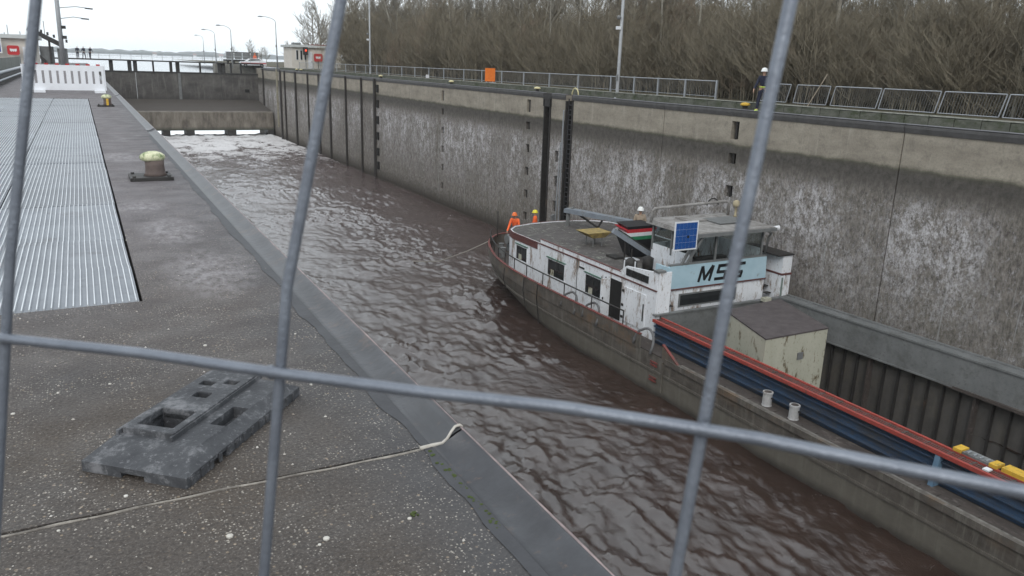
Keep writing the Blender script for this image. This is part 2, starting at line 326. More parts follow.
# far shore woods on a low ridge
M_far = simple('far_woods', (.055, .065, .05), (.035, .042, .035), .02, 1, 0, dirt=(.16, .14, .11), dscale=.01)
xs = np.arange(-1500, 2300, 6.); V = []; F = []
hh = 5+8*fbm(xs*.01, xs*0+3, 5)+3.5*vnoise(xs*.09, xs*0+8)
for k, (yy, zz) in enumerate(((3000, 0), (3000, 1), (3040, 1.15), (3100, 1.5), (3160, 0))):
    for i, xx in enumerate(xs): V.append((xx, yy, -1.3 if zz == 0 else -1.3+hh[i]*zz))
n = len(xs); F = [(k*n+i, k*n+i+1, (k+1)*n+i+1, (k+1)*n+i) for k in range(4) for i in range(n-1)]
npmesh('far_shore', V, F, M_far, kind='structure')
M_tile = simple('far_roof_tile', (.28, .13, .10), None, .5, .9, 0)
M_farwall = simple('far_house_wall', (.75, .73, .70), None, .5, .9, 0)
fh = [(230, 12, 'long white farmhouse on the far shore left of the lake view'), (355, 10, 'small white house on the far shore between the farmhouse and tall gable'), (440, 14, 'white house with the tallest gable on the far shore'), (560, 16, 'broad white house on the far shore nearest the right-hand lamps')]
for i, (xx, w, lab) in enumerate(fh):
    e = empty('far_house', (xx, 2975, -1.2)); tag(e, lab, 'house')
    MB().box(xx-w/2, xx+w/2, 2970, 2980, -1.2, 4.8).build('wall', M_farwall, e)
    MB().add([(xx-w/2-.5, 2969.5, 4.81), (xx+w/2+.5, 2969.5, 4.81), (xx+w/2+.5, 2980.5, 4.81), (xx-w/2-.5, 2980.5, 4.81), (xx-w/2, 2975, 8.5+i), (xx+w/2, 2975, 8.5+i)],
             [(3, 2, 1, 0), (0, 1, 5, 4), (2, 3, 4, 5), (0, 4, 3), (1, 2, 5)]).build('roof', M_tile, e)
# ------------------------------------------------------------------ left quay
quay = empty('left_quay', (0, 0, 0)); tag(quay, kind='structure')
joints = [-60, -13.5, 2.9, 19.2, 35.6, 52, 68, 85, 101, 118, YG]
GY0, GY1, GX0, GX1 = 5.66, 33.0, -3.0, .22
for a, b in zip(joints[:-1], joints[1:]):
    m = MB(); a += .008; b -= .008
    ya, yb = max(a, GY0), min(b, GY1)
    if ya < yb:
        m.box(GX1+.012, 1.19, a, b, -.5, 0); m.box(GX0, GX1+.012, a, b, -.5, -.12)
        if a < ya: m.box(GX0, GX1+.012, a, ya-.012, -.12, 0)
        if b > yb: m.box(GX0, GX1+.012, yb+.012, b, -.12, 0)
    else: m.box(-3.0, 1.19, a, b, -.5, 0)
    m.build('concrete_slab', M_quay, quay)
# steel nosing: flat ledge, rounded lip
def nose(a, b):
    prof = [(1.192, -.3), (1.192, .004), (1.215, .005), (1.245, .008), (1.27, .016), (1.295, .030), (1.315, .042), (1.335, .050), (1.350, .050), (1.358, .044), (1.360, .03), (1.360, -.34), (1.34, -.34)]
    m = MB(); n = len(prof); ys_ = np.arange(a, b+.01, max(.5, (b-a)/30))
    for i, yy in enumerate(ys_): m.v += [(x_+random.uniform(-1, 1)*.0015, yy, z_) for x_, z_ in prof]
    for i in range(len(ys_)-1):
        for k in range(n-1): m.f.append((i*n+k, i*n+k+1, (i+1)*n+k+1, (i+1)*n+k))
    m.f.append(tuple(range(n))); m.f.append(tuple(range((len(ys_)-1)*n, len(ys_)*n))[::-1])
    return m
for a, b in zip(joints[:-1], joints[1:]): nose(a+.006, b-.006).build('steel_nosing', M_steel, quay, True)
MB().box(XL-.8, XL, -45, YG, -11, -.342).build('chamber_face', M_wall, quay)
MB().tube([(1.347, y_, .047+random.uniform(-.0015, .0015)) for y_ in np.arange(-5, 60, .25)], .006, 6).build('worn_edge_highlight', simple('worn_pinkish_highlight', (.36, .28, .27), (.12, .10, .10), 7, .6, .3), quay, True)  # pinkish worn edge, with the edge highlight put into its pale colour
mm = MB(); ya_ = -2.
while ya_ < 18:
    yb_ = ya_+.06; e0 = 1.165-.05*float(vnoise(np.array(ya_*2.6), np.array(4.)))-.015*float(vnoise(np.array(ya_*11), np.array(7.))); e1 = 1.165-.05*float(vnoise(np.array(yb_*2.6), np.array(4.)))-.015*float(vnoise(np.array(yb_*11), np.array(7.)))
    mm.add([(e0, ya_, .0035), (1.193, ya_, .0055), (1.193, yb_, .0055), (e1, yb_, .0035)], [(0, 1, 2, 3)]); ya_ = yb_
mm.build('mortar_band', simple('blue_grey_mortar', (.065, .066, .072), (.04, .04, .044), 4, .6, .2), quay)
# sealant in the near joint, running out over the nosing
def wob(x): return .005*math.sin(x*5)+.003*math.sin(x*23)
sp = [(x, 2.886+wob(x), .001) for x in np.arange(-2.9, 1.16, .04)]
MB().tube(sp, [.003+.004*vnoise(np.array(x*9.), np.array(.5)) for x, _, _ in sp], 6).build('joint_sealant', M_seal, quay, True)
MB().tube([(1.14, 2.89, .004), (1.20, 2.89, .008), (1.24, 2.885, .012), (1.27, 2.90, .020), (1.30, 2.925, .036), (1.325, 2.94, .050), (1.345, 2.935, .056), (1.358, 2.93, .048)], [.010, .009, .007, .007, .007, .007, .007, .005], 6).build('joint_sealant', simple('pale_sealant_bead', (.55, .52, .47), (.36, .33, .29), 20, .7, .3), quay, True)
m = MB()
for k in range(60):
    yy = random.uniform(2.2, 2.86); xx = 1.185-abs(random.gauss(0, .012))-(0.01 if yy > 2.7 else 0); m.ball((xx, yy, .003), random.uniform(.003, .011), 6, .6)
for k in range(6): m.ball((.93+random.uniform(-.012, .012), 2.42+random.uniform(-.012, .012), .003), random.uniform(.004, .010), 6, .6)
m.build('moss', M_moss, quay)['kind'] = 'stuff'
# loose grit
P = []; 
m = MB()
for k in range(3600):
    yy = 1.2+random.random()**1.6*7.; xx = random.uniform(-2.2, 1.18); r = random.choice((.0018, .002, .0025, .003, .003, .004, .004, .0075))*random.uniform(.7, 1.3)
    if GY0 < yy and xx < GX1: continue
    if fbm(np.array(xx*2.3), np.array(yy*1.7), 2) < .33: continue
    a = random.random()*3
    c, s_ = math.cos(a)*r, math.sin(a)*r
    m.add([(xx+c, yy+s_, .001), (xx-s_*.7, yy+c*.7, .001), (xx-c, yy-s_, .001), (xx+s_*.7, yy-c*.7, .001), (xx, yy, .001+r*.8)], [(0, 1, 4), (1, 2, 4), (2, 3, 4), (3, 0, 4)])
g = N('pale_grit'); g.col(g.mix(g.ramp(g.noise(23, 2), .35, .6), (.16, .13, .10), (.55, .52, .48))); g.rough(.9)
gr = m.build('loose_grit', g.m, kind='stuff'); tag(gr, 'pale loose grit strewn over the dark quay concrete', 'grit')
m = MB()
for k in range(26):
    yy = random.uniform(1.6, 5.2); xx = random.uniform(-1.2, 1.12); q_ = random.uniform(.006, .014); m.ball((xx, yy, .002), q_, 7, .5)
gs = m.build('pebbles', simple('white_pebble', (.62, .60, .56), (.42, .39, .34), 20, .8, .1), kind='stuff'); tag(gs, 'scattered whitish pebbles on the dark quay', 'pebbles')
# metal plank walkway cover
cover = empty('duct_cover', (0, GY0, 0)); tag(cover, 'ribbed silvery metal planks covering the duct along the quay', 'duct cover')
pm = {}
def plank(w, l):
    m = MB(); m.box(-w+.004, -.004, .004, l-.004, -.035, -.012)
    return m
def ridges(w, l):
    m = MB(); n = int(w/.0415)
    for k in range(n): 
        x_ = -w+.02+k*.0415; m.box(x_-.0035, x_+.0035, .006, l-.006, -.012, .004)
    return m
y_ = GY0; W_ = 1.08; base_p = base_r = None; lens = []
k = 0
while y_ < GY1-.3:
    l = [1.05, 1.1, 1.9, 1.3, 1.7, .95][k % 6]; l = min(l, GY1-y_); k += 1; lens.append((y_, l)); y_ += l
for y_, l in lens:
    for c in range(3):
        x1 = GX1-.004-c*W_-(0 if c == 0 else .006)
        key = (round(l, 2),)
        if key not in pm:
            p = plank(W_, l); r = ridges(W_, l); pm[key] = (p, r, [])
        if not pm[key][2]:
            po = pm[key][0].build('cover_plank', M_grate, cover); ro = pm[key][1].build('ridges', M_ridge)
            for o in (po,):
                for v in o.data.vertices: v.co.y += GY0
            ro.parent = po; pm[key][2].append((po, ro))
        else:
            p0, r0 = pm[key][2][0]; po = p0.copy(); COL.objects.link(po); ro = r0.copy(); COL.objects.link(ro); ro.parent = po
        po.location = (x1, y_-GY0, random.uniform(-.004, .006)); po.rotation_euler = (random.uniform(-.005, .005), random.uniform(-.004, .004), random.uniform(-.003, .003))
# ------------------------------------------------------------------ fence foot lying on the quay
def fence_foot():
    A, B, C, D = Vector((-.12, 3.31, 0)), Vector((.21, 2.95, 0)), Vector((.81, 3.67, 0)), Vector((.48, 4.03, 0))
    ux = (C-B).normalized(); uy = (A-B).normalized(); uy = (uy-ux*uy.dot(ux)).normalized(); L = (C-B).length; Wd = .475
    R = Matrix((ux, uy, Vector((0, 0, 1)))).transposed()
    # outline in (l, w), l along the long side from the near end
    def ring(i, z): return None
    import bmesh
    bm = bmesh.new()
    def hull(pts):
        b2 = [bm.verts.new(p) for p in pts]; return b2
    lo = [(0, 0), (L, 0), (L, Wd*.62), (L*.93, Wd*.62), (L*.93, Wd), (0.02, Wd)]
    m = MB()
    n = len(lo)
    ccx, ccy = L*.5, Wd*.55
    mid = [(x*1., y*1.) for x, y in lo]
    up = [(L*.17, Wd*.14), (L*.93, Wd*.10), (L*.96, Wd*.60), (L*.90, Wd*.60), (L*.90, Wd*.97), (L*.17, Wd*.93)]
    m.add([(x, y, 0) for x, y in lo]+[(x, y, .045) for x, y in mid]+[(x, y, .085) for x, y in up],
          [tuple(range(n))[::-1]]+[(i, (i+1) % n, n+(i+1) % n, n+i) for i in range(n)]+[(n+i, n+(i+1) % n, 2*n+(i+1) % n, 2*n+i) for i in range(n)]+[tuple(range(2*n, 3*n))])
    e = empty('rubber_footing', B); tag(e, 'dark grey rubber fence foot with rectangular holes lying on the quay', 'fence foot')
    def place(mb, name, mat):
        me = bpy.data.meshes.new(name); me.from_pydata(mb.v, [], mb.f); me.update(); me.materials.append(mat)
        o = bpy.data.objects.new(name, me); COL.objects.link(o); o.parent = e; return o
    body = place(m, 'base_block', M_rubber)
    d = MB(); d.box(L*.22, L*.96, Wd*.40, Wd*.90, .06, .112); plat = place(d, 'raised_block', M_rubber)
    cutters = []
    def cut(l0, l1, w0, w1, z0=.012, z1=.2): cutters.append((l0*L, l1*L, w0*Wd, w1*Wd, z0, z1))
    cut(.27, .45, .47, .82); cut(.60, .66, .56, .72, .04); cut(.74, .79, .68, .82, .04); cut(.78, .83, .47, .60, .04); cut(.40, .60, .12, .28, .03)
    cut(-.01, .05, .40, .62, -.01, .022); cut(.2, .3, -.02, .05, -.01, .03)
    cos = []
    for i, c in enumerate(cutters):
        co = MB().box(*c); me = bpy.data.meshes.new('c'); me.from_pydata(co.v, [], co.f); me.update(); o = bpy.data.objects.new('c', me); COL.objects.link(o); o.parent = e; cos.append(o)
        for t in (body, plat):
            md = t.modifiers.new('b', 'BOOLEAN'); md.object = o; md.operation = 'DIFFERENCE'; md.solver = 'EXACT'
    for t in (body, plat):
        bv = t.modifiers.new('bev', 'BEVEL'); bv.width = .004; bv.segments = 2; bv.limit_method = 'ANGLE'
    bpy.context.view_layer.update(); dg = bpy.context.evaluated_depsgraph_get()
    for t in (body, plat):
        nm = bpy.data.meshes.new_from_object(t.evaluated_get(dg)); t.modifiers.clear(); t.data = nm
    for o in cos: bpy.data.objects.remove(o)
    m = MB()                                   # narrow ribs around the raised block
    for w0 in (.385, .905): m.box(L*.2, L*.97, Wd*w0, Wd*w0+.012, .08, .105)
    place(m, 'edge_rib', M_rubber)
    m = MB()
    for k in range(14): x_ = L*(.03+k*.068); m.box(x_, x_+.02, -.006, .0, .004, .04)
    place(m, 'side_ribs', M_rubber)['kind'] = 'stuff'
    e.rotation_euler = R.to_euler()
fence_foot()
# ------------------------------------------------------------------ bollards on the left quay
def quay_bollard(x, y, label, stripe=False, s=1.):
    e = empty('mooring_bollard', (x, y, 0)); tag(e, label, 'bollard', 'mooring bollards on the left quay')
    MB().box(x-.22*s, x+.30*s, y-.26*s, y+.26*s, .002, .045).build('base_plate', M_steeldark, e)
    m = MB()
    for bx in (-.17, .25):
        for by in (-.2, .2): m.tube([(x+bx*s, y+by*s, .045), (x+bx*s, y+by*s, .065)], .022*s, 6)
    m.build('base_bolts', M_steeldark, e)['kind'] = 'stuff'
    xx = x+.1*s
    MB().lathe(xx, y, [(.15*s, .045), (.125*s, .08), (.118*s, .17), (.12*s, .25)], 20).build('post', simple('bollard_rust', (.13, .10, .09), (.08, .06, .055), 6, .7, .3), e, True)
    M_cap = simple('worn_yellow_cap', (.74, .71, .52), (.50, .52, .32), 12, .55, .2, dirt=(.10, .16, .05), dscale=7, dth=(.50, .64))
    MB().lathe(xx-.02*s, y, [(.10*s, .235), (.135*s, .25), (.148*s, .28), (.14*s, .315), (.10*s, .345), (.05*s, .362), (.01, .366)], 22, 1.08, .9).build('mushroom_cap', M_cap, e, True)
    if stripe: MB().box(xx-.035, xx+.03, y-.17, y-.128, .03, .24).build('yellow_stripe', M_yellow, e)
quay_bollard(.68, 11.6, 'nearer mushroom bollard with worn yellow cap beside the steel edge')
quay_bollard(.62, 28.2, 'farther mushroom bollard with yellow stripe, just before the white barrier', True, .9)
# ------------------------------------------------------------------ right lock wall
lw = empty('lock_wall', (XR, 0, 0)); tag(lw, kind='structure')
NZ = [(-1.32, -.50), (-2.45, -1.95), (-4.0, -3.45), (-5.55, -5.0), (-7.1, -6.55), (-8.65, -8.1)]
def wall_block(y0, y1, ny=None, w=.25, top=0., zs=NZ):
    m = MB(); gap = .022; y0 += gap; y1 -= gap
    if ny is None: m.box(XR, 27.4, y0, y1, -11.2, -.01)
    else:
        m.box(XR, 27.4, y0, ny-w, -11.2, -.01); m.box(XR, 27.4, ny+w, y1, -11.2, -.01); m.box(XR+.4, 27.4, ny-w, ny+w, -11.2, -.01)
        zz = [-11.2]+[v for a, b in sorted(zs) for v in (a, b)]+[-.01]
        for i in range(0, len(zz), 2): m.box(XR, XR+.4, ny-w, ny+w, zz[i], zz[i+1])
    o = m.build('wall_panel', M_wall, lw)
    if ny is not None:
        for a, b in zs:
            n = empty('mooring_niche', (0, ny, a)); n.parent = lw
            MB().box(XR+.37, XR+.398, ny-w+.003, ny+w-.003, a+.003, b-.003).build('recess_shade_plate', M_dark, n)  # black sheet over the concrete; niche shade is put into its colour
            MB().tube([(XR+.10, ny, a), (XR+.10, ny, b)], .05, 8).build('mooring_pin', M_steeldark, n)
            
            n.location = (0, ny, a)
    return o
# niches' children were placed against world positions of the wall; fix offset of the empties
def cope(y0, y1):
    prof = [(26.9, .03), (26.60, .035), (26.50, .02), (26.45, -.03), (26.44, -.10), (26.46, -.27), (26.52, -.28)]
    m = MB(); n = len(prof)
    for yy in (y0, y1): m.v += [(x_, yy, z_) for x_, z_ in prof]
    for k in range(n-1): m.f.append((k, n+k, n+k+1, k+1))
    m.f.append(tuple(range(n))[::-1]); m.f.append(tuple(range(n, 2*n)))
    m.build('coping', simple('coping_steel', (.085, .082, .082), (.05, .048, .047), 3, .55, .2), lw, False)
    MB().box(26.46, 26.62, y0, y1, .03, .055).build('coping_strip', simple('pale_coping_strip', (.26, .26, .28), (.17, .17, .18), 3, .6, .1), lw)
segs = [(-45, -23, None), (-23, -8.7, None), (-8.7, 5.3, -1.), (5.3, 19.2, None), (19.2, 33.1, 27.9), (33.1, 41.9, None), (45.4, 53.4, 47.5), (53.4, 66.5, 62.2), (66.5, 79.15, None)]
for a, b, ny in segs:
    wall_block(a, b, ny); cope(a+.01, b-.01)
ZP = [(-4.2, -3.5), (-5.8, -5.1), (-7.4, -6.7), (-9.0, -8.3)]
wall_block(42.75, 44.55, 43.65, .2, zs=ZP); cope(42.8, 44.5)
for a, b in ((41.9, 42.75), (44.55, 45.4)):
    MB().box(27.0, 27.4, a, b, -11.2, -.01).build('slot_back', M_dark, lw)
    for yy, s_ in ((a, 1), (b, -1)):
        MB().box(26.44, 27.0, min(yy, yy+s_*.10), max(yy, yy+s_*.10), -10.6, -.345).build('slot_edge', M_steeldark, lw)
MB().box(26.44, 27.1, 44.5, 45.5, -.8, .028).build('slot_head', M_steeldark, lw)
m = MB()
for k in range(34): m.box(26.62, 26.72, 42.02, 42.63, -.6-k*.3, -.56-k*.3)
m.box(26.6, 26.66, 42.0, 42.05, -10.5, -.2).box(26.6, 26.66, 42.6, 42.65, -10.5, -.2)
m.build('ladder', M_steel, lw)
m = MB(); m.tube([(26.40, 42.83, -.9), (26.38, 42.85, -6), (26.42, 42.9, -10)], .045, 6).tube([(26.40, 43.05, -2.9), (26.36, 43.15, -6.5), (26.42, 43.25, -10)], .035, 6)
m.build('hanging_cable', M_galv, lw)
# far half: narrow panels between timber and steel fender posts
fy = [79.15, 84.0, 89.8, 96.4, 101.5, 107.0, 113.9, 120.5, 123.4, 129.5, 136.1, YG]
for a, b in zip(fy[:-1], fy[1:]): wall_block(a, b)
cope(79.2, 100); cope(100.02, 120); cope(120.02, 138)
M_timber = simple('tarred_fender_timber', (.045, .04, .037), (.028, .025, .023), 3, .85, .4, stretch=(1, 1, .2))
for yy, w in ((79.6, .42), (84.0, .2), (89.8, .2), (96.4, .3), (101.5, .25), (107.0, .22), (113.9, .55), (120.5, .3), (123.4, .6), (136.1, .4)):
    MB().box(26.30, 26.52, yy-w/2, yy+w/2, -10.7, -.05).build('fender_post', M_timber, lw)
for zz in (-.9, -2.4, -4, -5.6, -7.2, -8.6):
    MB().box(26.36, 26.515, 78.55, 79.05, zz-.45, zz+.3).build('mooring_niche', M_dark, lw)  # raised black blocks standing in for the shade of recessed niches
for zz in (-1.1, -2.8, -4.5): pass
m = MB(); m.box(26.30, 26.49, 125.6, 126.0, -8.5, .1); m.build('gauge_staff', simple('gauge_cream', (.30, .28, .21), (.18, .165, .13), 1, .8, .1, stretch=(1, 1, 3)), lw)
MB().box(XR, 27.4, YG-.02, YG+.8, -11.2, -.02).build('wall_end', M_wall, lw)
# quay strip, kerb stones
MB().box(26.9, 28.4, -45, 178, -.3, .002).build('right_quay', M_quay, kind='structure')
k0 = -12.
kerb = empty('kerb', (27.4, 0, 0)); tag(kerb, kind='structure')
proto = None
n = 0
while k0 < 128:
    L = 1.0 if k0 < 60 else 2.0
    o = MB().hexa([(27.42, k0+.01, .004), (27.72, k0+.01, .004), (27.72, k0+L-.01, .004), (27.42, k0+L-.01, .004)], [(27.44, k0+.02, .31+random.uniform(-.012, .012)), (27.71, k0+.02, .32), (27.71, k0+L-.02, .32), (27.44, k0+L-.02, .29)]).build('kerb_stone', M_kerb, kerb)
    MB().box(27.43, 27.72, k0+.015, k0+L-.015, .325, .36+random.uniform(-.008, .008)).build('kerb_cap', M_kerbtop, kerb)
    k0 += L
MB().add([(27.73, -45, .24), (29.4, -45, .27), (29.4, 178, .27), (27.73, 178, .24)], [(0, 1, 2, 3)]).build('path', simple('red_brown_path', (.12, .085, .075), (.08, .06, .052), 3, .9, .3), kind='structure')
# ------------------------------------------------------------------ gates at the far end
gt = empty('lock_gate', (14, YG, 0)); tag(gt, 'tall dark steel gate closing the far end of the chamber', 'lock gate')
g = N('gate_plating'); x, y, z = g.xyz()
k = g.mix(g.ramp(g.noise(.5, 6, .7, g.map((1, 1, 1.5))), .35, .65), (.05, .045, .042), (.105, .097, .09))
k = g.mix(g.ramp(g.noise(2.2, 5, .7, g.map((1, 1, .12))), .52, .7, 0, .6), k, (.19, .18, .165))
k = g.mix(g.math('MULTIPLY', g.ramp(z, -4.3, -5.3), .7), k, (.03, .027, .025)); g.col(k); g.rough(.8); g.bump(g.noise(3, 4), .4, .04); M_gate = g.m
for a, b in ((XL, 7.9), (7.93, 14.3), (14.33, 20.6), (20.63, 26.5)):
    MB().box(a+.01, b-.01, YG-.1, YG+.5, -6.6, -1.15).build('gate_panel', M_gate, gt)
MB().box(XL, XR, YG-.2, YG+.6, -1.15, -.95).build('top_beam', M_steeldark, gt)
MB().box(14.05, 14.45, YG-.22, YG-.1, -5.3, -1.15).build('centre_seam', M_coamgrey, gt)
MB().box(24.3, 25.0, YG-.2, YG-.1, -4.0, -3.5).build('opening', M_dark, gt)
sill = empty('gate_sill', (14, 129, 0)); tag(sill, 'sloping stained concrete sill below the far gate with water rushing under', 'sill')
g = N('stained_sill_concrete'); x, y, z = g.xyz()
k = g.mix(g.ramp(g.noise(1.2, 6, .7, g.map((1, 1, .35))), .35, .68), (.09, .075, .062), (.23, .205, .17))
k = g.mix(g.ramp(z, -8.6, -9.2), k, (.035, .04, .028)); k = g.mix(g.ramp(y, 129.4, 130.5), k, (.055, .045, .038)); g.col(k); g.rough(.85); g.bump(g.noise(4, 5, .7), .5, .05)
MB().hexa([(XL, 129, -9.2), (XR-.22, 129, -9.2), (XR-.22, 141, -9.2), (XL, 141, -9.2)], [(XL, 129, -6.5), (XR-.22, 129, -6.5), (XR-.22, 140.9, -5.2), (XL, 140.9, -5.2)]).build('sloping_wall', g.m, sill)
for a, b in ((10.2, 11.2), (13.4, 14.6), (19.3, 20.6), (25.4, 26.3), (1.5, 3.5), (6.4, 7.4)):
    MB().box(a, b, 128.9, 132, -10.6, -9.2).build('pier', M_steeldark, sill)
g = N('white_foam'); g.col(g.mix(g.ramp(g.noise(2, 5, .7), .35, .65), (.45, .44, .44), (.82, .83, .84))); g.rough(.7); g.bump(g.noise(5, 4), .6, .1)
# tumbling foam where the water bursts out
xs = np.linspace(XL+.1, XR-.3, 130); ys = np.linspace(118, 131, 60); X, Y = np.meshgrid(xs, ys)
Z = ZW-.16+.55*np.clip((Y-118)/12, 0, 1)*(fbm(X*.9, Y*.6, 5)*1.5-.25)
V = np.stack([X, Y, Z], -1).reshape(-1, 3); nx = 130; a = (np.arange(59)[:, None]*nx+np.arange(nx-1)[None]).ravel()
o = npmesh('foam', V, np.stack([a, a+1, a+nx+1, a+nx], -1), g.m, True, 'stuff'); tag(o, 'white foam boiling out below the far gate', 'foam')
# footbridge over the gate
fb = empty('footbridge', (14, YG+1, .5)); tag(fb, 'long footbridge with thin railing crossing above the far gate', 'footbridge')
MB().box(-6, 27.5, YG+.2, YG+2, .52, .72).build('deck', M_steeldark, fb)
for xx in (4.6, 7.2, 8.0, 10.6, 13.2, 14.2, 17.6, 20.6, 21.2, 22.4, 24.0):
    w = random.choice((.12, .2, .28)); MB().box(xx-w, xx+w, YG+.6, YG+1.2, -1.0, .52).build('pier', M_steeldark, fb)
for yy in (YG+.25, YG+1.95):
    MB().tube([(-6, yy, 1.72), (27.5, yy, 1.72)], .035, 5).build('handrail', M_pole, fb)
    MB().tube([(-6, yy, 1.25), (27.5, yy, 1.25)], .02, 5).build('handrail', M_pole, fb)
r0 = MB().tube([(-6, YG+.25, .72), (-6, YG+.25, 1.72)], .035, 5).build('railing_post', M_pole, fb)
for k in range(1, 23):
    c = r0.copy(); COL.objects.link(c); c.location.x = k*1.5
ops = empty('gate_platform', (25, 150, 0)); tag(ops, 'dark steel platform with pale parapet at the right end of the footbridge', 'platform')
MB().box(22.8, 28.3, 149, 152, .9, 1.2).build('deck', M_steeldark, ops)
for k in range(4): MB().box(22.9+k*1.38, 24.1+k*1.38, 149, 149.12, 1.3, 2.35).build('parapet_panel', M_coamgrey, ops)
MB().box(22.8, 28.3, 149, 149.2, 2.36, 2.5).build('parapet_rail', M_steeldark, ops)
for k in range(6): MB().box(23+k*1.0, 23.3+k*1.0, 149.2, 149.5, -1.2, .9).build('column', M_steeldark, ops)
MB().box(20.5, 28.5, 146, 148.5, -1.2, .45).build('abutment', simple('abutment_concrete', (.22, .21, .19), (.12, .115, .10), 1.5, .9, .3), ops)
# ------------------------------------------------------------------ lamp posts
def lamp_post(x, y, z0, H, arm, label, s=1., group='curved lamp posts at the far end of the lock'):
    e = empty('street_lamp', (x, y, z0)); tag(e, label, 'street lamp', group)
    MB().tube([(x, y, z0), (x, y, z0+H*.55), (x, y, z0+H-.8)], [.11*s, .085*s, .06*s], 8).build('pole', M_pole, e, True)
    a = -1 if arm < 0 else 1; pts = [(x, y, z0+H-.8)]+[(x+arm*(1-math.cos(t)), y, z0+H-.8+.75*math.sin(t)) for t in np.linspace(.3, 1.5, 6)]
    MB().tube(pts, .05*s, 6).build('arm', M_pole, e, True)
    ex, ez = pts[-1][0], pts[-1][2]
    MB().lathe(ex+a*.3, y, [(.05, ez-.13), (.28, ez-.10), (.33, ez-.03), (.2, ez+.06), (.05, ez+.09)], 10, 1.3*s, .7).build('lamp_head', M_pole, e, True)
    MB().box(x-.16, x+.06, y-.14, y-.0, z0+H*.42, z0+H*.42+.28).build('control_box', M_coamgrey, e)
lamp_post(27.6, 130.5, .1, 7.7, -2.1, 'curved lamp post standing just left of the white service building')
lamp_post(21.3, 133, 0, 6.3, -1.6, 'curved lamp post in front of the dark platform at the far gate', .9)
lamp_post(21.9, 154, 0, 6.2, -1.6, 'thinnest curved lamp post behind the footbridge', .9)
lamp_post(24.6, 190, 0, 6.0, -1.2, 'short faint lamp post far beyond the footbridge', .8)
def mast(x, y, z0, H, label, zc):
    e = empty('lighting_mast', (x, y, z0)); tag(e, label, 'lighting mast', 'tall lighting masts on the right quay')
    MB().tube([(x, y, z0), (x, y, z0+.4), (x, y, z0+H)], [.12, .10, .065], 10).build('pole', M_pole, e, True)
    MB().lathe(x, y, [(.17, z0), (.17, z0+.05), (.12, z0+.08)], 10).build('foot', M_pole, e)
    f = MB().box(x-.32, x-.12, y-.12, y+.10, zc-.09, zc+.09).build('camera', M_white, e); MB().bar((x-.14, y, zc), (x, y, zc), .05, .05).build('bracket', M_coamgrey, f)
    MB().lathe(x-.22, y, [(.05, zc+.45), (.11, zc+.5), (.11, zc+.62), (.04, zc+.68)], 8).build('beacon', M_coamgrey, e, True)
    MB().bar((x, y, zc+.55), (x-.2, y, zc+.55), .03, .03).build('bracket', M_coamgrey, e)
    MB().bar((x-.05, y, z0+1.0), (x-.05, y, z0+1.35), .16, .12, (1, 0, 0)).build('junction_box', M_coamgrey, e)
    MB().bar((x, y, z0+H), (x-1.6, y, z0+H+.25), .07, .07).build('arm', M_pole, e)
    MB().bar((x-1.5, y, z0+H+.22), (x-2.2, y, z0+H+.3), .3, .12).build('lamp_head', M_pole, e)
mast(27.55, 38.9, .0, 12, 'nearer tall grey lighting mast with small white camera, in front of the woods', 3.9)
mast(27.6, 84.5, .0, 12, 'farther thin grey lighting mast with white camera near the far bend of the railing', 3.85)
# left big pole with double arms
e = empty('lighting_mast', (-1.4, 108, 0)); tag(e, 'thick grey mast with two side arms behind the white barrier', 'lighting mast')
MB().tube([(-1.4, 108, 0), (-1.38, 108, 5), (-1.3, 108, 13)], [.28, .25, .2], 10).build('pole', M_pole, e, True)
for zz, L in ((6.35, 2.9), (5.2, 2.4)):
    a = MB().tube([(-1.3, 108, zz), (-1.3+L*.6, 108, zz+.25), (-1.3+L, 108, zz+.15)], .05, 6).build('arm', M_pole, e, True)
    MB().bar((-1.3+L-.2, 108, zz+.12), (-1.3+L+.6, 108, zz+.08), .25, .14).build('lamp_head', M_steeldark, a)
for zz in (4.1, 3.0): MB().box(-1.15, -.75, 107.7, 108, zz, zz+.35).build('loudspeaker', M_steeldark, e)
# ------------------------------------------------------------------ service buildings and signs
def sign_board(cx, y, cz, w, parent_thing=None, label=''):
    e = empty('no_entry_sign', (cx, y, cz)); tag(e, label, 'sign')
    h = w*.86; r = w*.18
    def rr(w, h, r): return [(cx+sx*(w/2-r)+r*math.cos(t), cz+sz*(h/2-r)+r*math.sin(t)) for sx, sz, t0 in ((1, 1, 0), (-1, 1, math.pi/2), (-1, -1, math.pi), (1, -1, 1.5*math.pi)) for t in np.linspace(t0, t0+math.pi/2, 5)]
    def plate(pts, y0, y1, nm, mt):
        n = len(pts); m = MB(); m.add([(a, y0, b) for a, b in pts]+[(a, y1, b) for a, b in pts], [tuple(range(n)), tuple(range(n, 2*n))[::-1]]+[((i+1) % n, i, n+i, n+(i+1) % n) for i in range(n)]); return m.build(nm, mt, e)
    plate(rr(w, h, r), y, y+.08, 'board', M_signred)
    # white marking: a bar with three soft lobes
    a = w*.28; b = h*.17
    pts = [(cx-a, cz-b*.3), (cx-a*.62, cz-b), (cx-a*.32, cz-b*.5), (cx, cz-b), (cx+a*.32, cz-b*.5), (cx+a*.62, cz-b), (cx+a, cz-b*.3), (cx+a, cz+b), (cx+a*.3, cz+b*.75), (cx-a*.3, cz+b*.75), (cx-a, cz+b)]
    plate(pts, y-.01, y-.002, 'white_marking', M_signwhite)
M_signred = simple('sign_red', (.50, .035, .04), (.40, .03, .03), 2, .4, 0); M_signwhite = simple('sign_white', (.85, .85, .85), None, 2, .4, 0)
